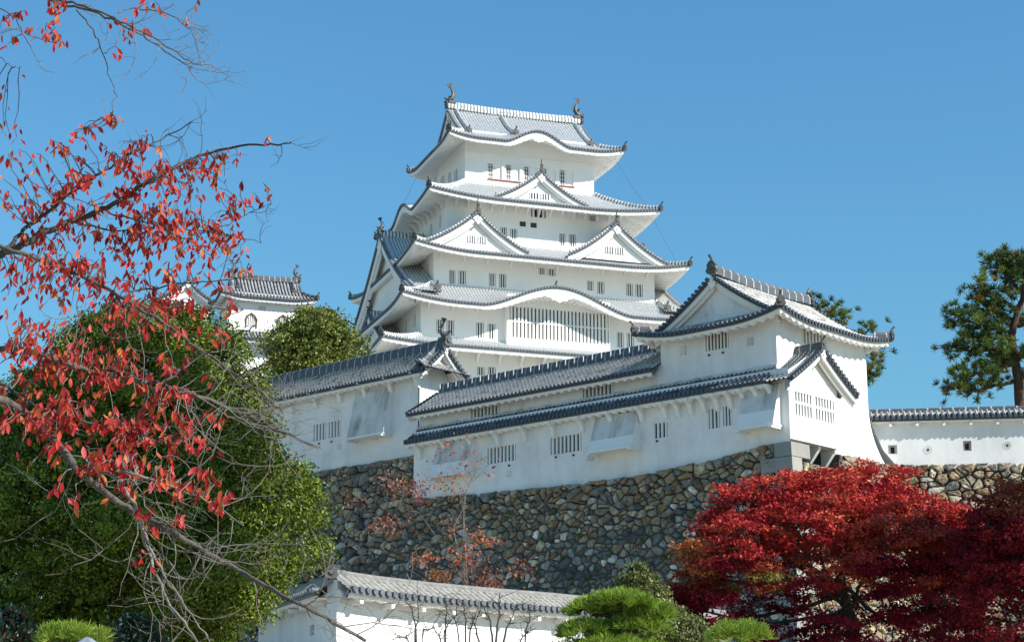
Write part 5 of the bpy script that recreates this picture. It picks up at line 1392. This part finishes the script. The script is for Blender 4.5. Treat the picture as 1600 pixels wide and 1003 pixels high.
def cherry():
    rs = np.random.RandomState(77); base = atY(-185, 900, 9.4); base[2] = 0.0
    T = thing("cherry_tree", base, "cherry tree with hanging red autumn leaves and bare twigs reaching in from the left foreground", "tree")
    top = atY(-175, -160, 9.6)
    limb(T, [base - UPV * .2, base + np.array([.06, 0, 2.2]), atY(-178, 480, 9.4), top], .21, .05, 'greybark', "trunk", 10, wob=.012)
    allP, allR, allN = [], [], []
    for nme, (Y, r0, r1, mat, px) in CH.items():
        k = len(px); pts = [atY(x, y, Y + (9.4 - Y) * (1 if (x <= -140 and False) else 0) + .25 * sin(j * 1.3 + Y * 7)) for j, (x, y) in enumerate(px)]
        _, P = limb(T, pts, r0 * (.5 if nme != 'B6' else .30), r1 * .75, mat, "branch", 7, int(Y * 100), .004)
        allP.append(P); allN += [nme] * len(P)
    AP = np.concatenate(allP); AN = np.array(allN)
    vis = np.array([[*( (lambda d: (PCX + FPX * d[0] / (d @ _FW), PCY - FPX * (d @ _UP) / (d @ _FW)))(p - CAM))] for p in AP])
    tw = MB(); tips = []
    # leafy twigs: clusters of leaves where the photo carries them
    mixt = [((150, 300), (75, 45), 50), ((70, 330), (50, 60), 38), ((255, 300), (45, 40), 46), ((235, 250), (40, 25), 16), ((310, 400), (40, 30), 22), ((330, 280), (22, 22), 10), ((190, 400), (80, 35), 80), ((60, 440), (50, 50), 44), ((280, 370), (50, 30), 40), ((345, 310), (35, 35), 18),
            ((100, 500), (70, 35), 44), ((230, 480), (40, 25), 18), ((60, 590), (45, 45), 40), ((130, 640), (62, 42), 66), ((215, 660), (45, 35), 34), ((40, 660), (30, 30), 20), ((160, 560), (60, 30), 36), ((240, 570), (35, 25), 14),
            ((190, 720), (55, 28), 34), ((270, 640), (28, 30), 16), ((295, 660), (25, 14), 9), ((220, 770), (50, 25), 14), ((340, 760), (22, 14), 8), ((290, 745), (25, 25), 7), ((330, 500), (25, 20), 10), ((60, 250), (45, 25), 20),
            ((20, 30), (30, 25), 6), ((70, 35), (22, 14), 7), ((95, 5), (12, 10), 5), ((205, 60), (14, 22), 6), ((232, 8), (8, 6), 3), ((310, 3), (2, 2), 1), ((418, 210), (2, 2), 1), ((15, 215), (15, 15), 5), ((125, 200), (20, 10), 4), ((250, 830), (30, 30), 4), ((180, 185), (3, 3), 1), ((270, 460), (35, 25), 14)]
    LB_, LD, LN, LC, LL = [], [], [], [], []
    PAL = [(.50, .035, .022), (.40, .022, .018), (.56, .085, .03), (.52, .06, .06), (.28, .014, .015), (.55, .17, .045), (.45, .03, .045)]
    for (mu, sd, n) in mixt:
        for _ in range(int(n * 1.0 + .5)):
            x, y = rs.normal(mu[0], sd[0]), rs.normal(mu[1], sd[1])
            d2 = np.hypot(vis[:, 0] - x, vis[:, 1] - y); j = int(np.argmin(d2 + rs.uniform(0, 18, len(d2))))
            b = AP[j]; e = atY(x, y, b[1] + rs.uniform(-.35, .35)); L = np.linalg.norm(e - b)
            if L > .42: continue
            mid = (b + e) / 2 + UPV * L * rs.uniform(.0, .30) + rs.normal(size=3) * L * .14
            qt = np.linspace(0, 1, 6)[:, None]; bz = (1 - qt) ** 2 * b + 2 * qt * (1 - qt) * mid + qt * qt * e; bz[1:-1] += rs.normal(size=(4, 3)) * L * .025
            tw.tube(bz, np.linspace(.0030, .0014, 6), 4, 0 if vis[j, 1] < 520 else 1, cap=False)  # upper twigs take the darker bark: their backlit look put into the colour
            k = rs.randint(3, 7)
            for q in range(k):
                t = rs.rand() ** .6; p = (1 - t) ** 2 * b + 2 * t * (1 - t) * mid + t * t * e if q else e
                D = nrm(np.array([rs.normal() * .55, rs.normal() * .55, -1.0])); N = nrm(np.array([rs.normal() * .8, -1 + rs.normal() * .5, .25 + rs.normal() * .4])); N = nrm(N - D * (N @ D))
                LB_.append(p + rs.normal(size=3) * .012); LD.append(D); LN.append(N); LL.append(rs.uniform(.034, .060)); LC.append(np.array(PAL[rs.choice(len(PAL), p=[.25, .17, .18, .11, .11, .12, .06])]) * rs.uniform(.7, 1.2))
    m = MB(); leaf_shapes(m, np.array(LB_), np.array(LD), np.array(LN), np.array(LL)[:, None], np.array(LL)[:, None] * .40, np.array(LC), rs)
    m.build("leaves", M['redleaf'], T, smooth=True)["kind"] = "stuff"
    # bare curling twigs
    def curl(b, ang, L, Y, r, mi, depth=0):
        n = 7; p = np.array(b); P = [p]; w = rs.uniform(-.26, .26); a = ang
        for i in range(n):
            a += w + rs.normal() * .16; w += .05 * np.sign(sin(a) + .3) * 0
            p = p + np.array([cos(a), rs.normal() * .35, sin(a)]) * L / n; P.append(p)
        tw.tube(P, np.linspace(r, r * .35, n + 1), 4, mi, cap=False)
        if depth > 0:
            for _ in range(rs.randint(1, 4)):
                k = rs.randint(2, n); curl(P[k], a + rs.choice([-1, 1]) * rs.uniform(.4, 1.0), L * rs.uniform(.35, .65), Y, r * .6, mi, depth - 1)
    for nme, n, L, lo, mi, dep in (('B6', 56, .46, .25, 1, 2), ('B7', 18, .36, .1, 1, 2), ('B7b', 14, .36, .1, 1, 1), ('B8', 16, .40, .2, 1, 2), ('B5', 44, .40, .35, 1, 2), ('B3', 34, .36, .35, 1, 2), ('B1', 26, .28, .3, 0, 1), ('B2', 16, .24, .3, 0, 1), ('B4', 12, .24, .3, 0, 1), ('B4b', 8, .2, .2, 0, 1), ('B4d', 10, .26, .3, 0, 1), ('B4e', 10, .26, .3, 1, 1), ('U1', 20, .26, .35, 1, 1), ('U2', 18, .24, .2, 1, 1), ('U4', 12, .22, .2, 1, 1), ('U5', 9, .24, .3, 1, 1), ('U3', 6, .16, .2, 1, 0)):
        I = np.where(AN == nme)[0]; I = I[int(len(I) * lo):]; I = I[vis[I, 0] > -30]
        for _ in range(int(n * .48)):
            j = I[rs.randint(len(I))]; t = AP[min(j + 1, len(AP) - 1)] - AP[j - 1]; a = atan2(t[2], t[0]) + rs.choice([-1, 1]) * rs.uniform(.25, 1.1)
            curl(AP[j], a, L * rs.uniform(.5, 1.25), 9, .0027 if mi else .0025, mi, dep)
    tw.build("twigs", [M['bark'], M['twig']], T)["kind"] = "stuff"
def plants():
    trees_green()
    RED = [(.54, .060, .044), (.44, .036, .034), (.58, .10, .055), (.30, .016, .020)]
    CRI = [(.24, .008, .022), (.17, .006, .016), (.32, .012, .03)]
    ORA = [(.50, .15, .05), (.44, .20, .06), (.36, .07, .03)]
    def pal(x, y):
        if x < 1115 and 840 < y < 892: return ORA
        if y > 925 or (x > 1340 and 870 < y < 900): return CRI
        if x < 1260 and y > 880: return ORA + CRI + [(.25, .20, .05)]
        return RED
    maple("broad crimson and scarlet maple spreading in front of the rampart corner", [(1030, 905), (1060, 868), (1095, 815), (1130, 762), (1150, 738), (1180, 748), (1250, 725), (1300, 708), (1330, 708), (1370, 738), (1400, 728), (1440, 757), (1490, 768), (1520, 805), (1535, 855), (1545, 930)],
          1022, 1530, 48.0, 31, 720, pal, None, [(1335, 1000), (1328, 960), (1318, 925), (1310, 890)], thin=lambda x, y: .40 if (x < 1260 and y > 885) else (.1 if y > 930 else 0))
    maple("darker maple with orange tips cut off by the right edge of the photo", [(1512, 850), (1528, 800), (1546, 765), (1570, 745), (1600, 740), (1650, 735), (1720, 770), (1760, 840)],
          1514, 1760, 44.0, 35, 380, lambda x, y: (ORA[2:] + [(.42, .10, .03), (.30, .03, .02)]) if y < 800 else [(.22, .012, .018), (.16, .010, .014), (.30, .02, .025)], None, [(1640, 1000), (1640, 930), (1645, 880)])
    z = lambda l: [(1440 + x / 3.7125, 380 + y / 3.7125) for x, y in l]
    NG = [(.09, .14, .04), (.125, .185, .042), (.06, .10, .036), (.19, .23, .035), (.30, .17, .03), (.17, .09, .03)]
    tall_pine("tall dark pine with orange browned needles standing behind the right parapet wall", z([(570, 930), (560, 800), (535, 620), (522, 520), (560, 390), (595, 300), (600, 150)]),
              [z(l) for l in ([(520, 520), (430, 490), (340, 475), (250, 440), (165, 400)], [(535, 620), (420, 610), (300, 630), (130, 590)], [(550, 790), (400, 840), (280, 860), (150, 830)], [(560, 385), (480, 340), (380, 310), (335, 240)], [(590, 300), (520, 210), (460, 130), (415, 85)], [(590, 250), (540, 160), (490, 80)], [(530, 700), (440, 740), (330, 760), (200, 760)], [(530, 570), (470, 560), (390, 550), (260, 540)], [(560, 460), (500, 440), (420, 400), (300, 370)], [(560, 480), (650, 450), (740, 420)], [(550, 640), (660, 620), (760, 640)], [(560, 780), (660, 770), (760, 800)], [(595, 300), (660, 250), (720, 200)], [(595, 200), (610, 130), (640, 90)], [(530, 600), (500, 680), (440, 680)])],
              112.0, 41, 15.5, 62, NG, [5, 5, 4, 2.6, 1.2, .3], .34, .38, 44)
    tall_pine("pine whose green tufts show above and beside the corner turret roof", [(1300, 653), (1300, 573), (1290, 513)], [[(1295, 553), (1270, 503), (1258, 475)], [(1292, 513), (1280, 483), (1274, 471)], [(1298, 543), (1300, 513), (1298, 485)], [(1300, 553), (1315, 513), (1316, 493)], [(1300, 573), (1340, 533), (1362, 510)], [(1300, 583), (1350, 558), (1382, 533)], [(1300, 603), (1350, 583), (1376, 561)], [(1300, 613), (1350, 598), (1366, 585)], [(1290, 533), (1250, 513), (1225, 483)]],
              124.0, 43, 15.8, 26, NG, [5, 5, 4, 2.5, 1.0, .4], .26, .36, 40)
    clipped_pine("bright green clipped pine with three flat needle pads below the boundary wall", [(925, 957, 36, 17), (972, 948, 46, 22), (1014, 962, 30, 16), (918, 992, 40, 20), (992, 984, 46, 22), (955, 1020, 70, 24)], 35.0, 51, 1.9, [(975, 1003), (985, 975), (972, 955)])
    clipped_pine("small round bright green pine left of the maple trunk at the bottom", [(1152, 998, 45, 24)], 34.0, 52, 1.8, [(1152, 1040), (1152, 1010)])
    clipped_pine("bright green clipped pine cushion at the bottom left under the evergreen", [(108, 1000, 44, 20)], 31.0, 53, 1.6, [(110, 1040), (108, 1010)])
    # lantern whose cap just shows in front of the left pine
    c = atY(136, 1003, 28.0); T = thing("stone_lantern", c * np.array([1, 1, 0]) + UPV * .9, "grey stone lantern cap in front of the clipped pine at bottom left", "lantern")
    m = MB(); th = np.arange(6) / 6 * 2 * pi; R = lambda r, z: np.array([[c[0] + r * cos(a), c[1] + r * sin(a), z] for a in th]); zc = c[2] + .08
    m.grid(np.array([R(.01, zc), R(.06, zc - .02), R(.17, zc - .09), R(.21, zc - .12), R(.20, zc - .16), R(.10, zc - .17)]), close=True); m.build("cap", M['slate'], T)
    m = MB(); m.grid(np.array([R(.11, zc - .17), R(.11, zc - .42), R(.17, zc - .46), R(.17, zc - .55), R(.07, zc - .58), R(.07, .95), R(.2, .9), R(.2, .3)]), close=True); m.build("shaft", M['slate'], T)
    for i, (x, tops) in enumerate(((655, [[(650, 975), (640, 945), (628, 930)], [(648, 985), (655, 960), (652, 925)], [(660, 980), (672, 985), (690, 955)], [(640, 990), (610, 1000)]]), (697, [[(696, 975), (697, 950), (695, 930)], [(694, 985), (700, 975), (712, 962)], [(690, 995), (680, 985)]]), (727, [[(727, 990), (727, 965), (724, 945), (716, 935)], [(735, 985), (738, 972), (748, 958)], [(715, 975), (708, 962)]]), (772, [[(776, 980), (780, 955), (781, 925)], [(770, 985), (762, 960), (755, 945)], [(790, 985), (800, 965), (806, 945)], [(745, 985), (738, 965)]]), (815, [[(820, 985), (828, 965), (830, 945)], [(812, 995), (830, 985)]]))):
        bare_shrub(["leafless dark shrub with crooked stems before the boundary wall, leftmost of five", "leafless upright shrub with few side twigs before the boundary wall, second from left", "leafless shrub forking into a wide fan before the boundary wall, middle of five", "tallest leafless shrub before the boundary wall, its thick stem reaching the tiled cap", "thin leafless shrub before the boundary wall, nearest the clipped pine"][i],
                   x, 1040, tops, 52.0, 60 + i, 3.6, 'bark', .030 if i != 3 else .04, group="bare shrubs before the boundary wall", twn=34, wig=.055)
    orange_sapling()
    cherry()
M['slate'] = simple("blue_grey_stone", (.16, .19, .23), (.24, .27, .30), 12, .8, .2, .4)
ground()
keep(); turret(); gallery(); store_wing(); parapets(); stone_walls()
small_keep()
plants()
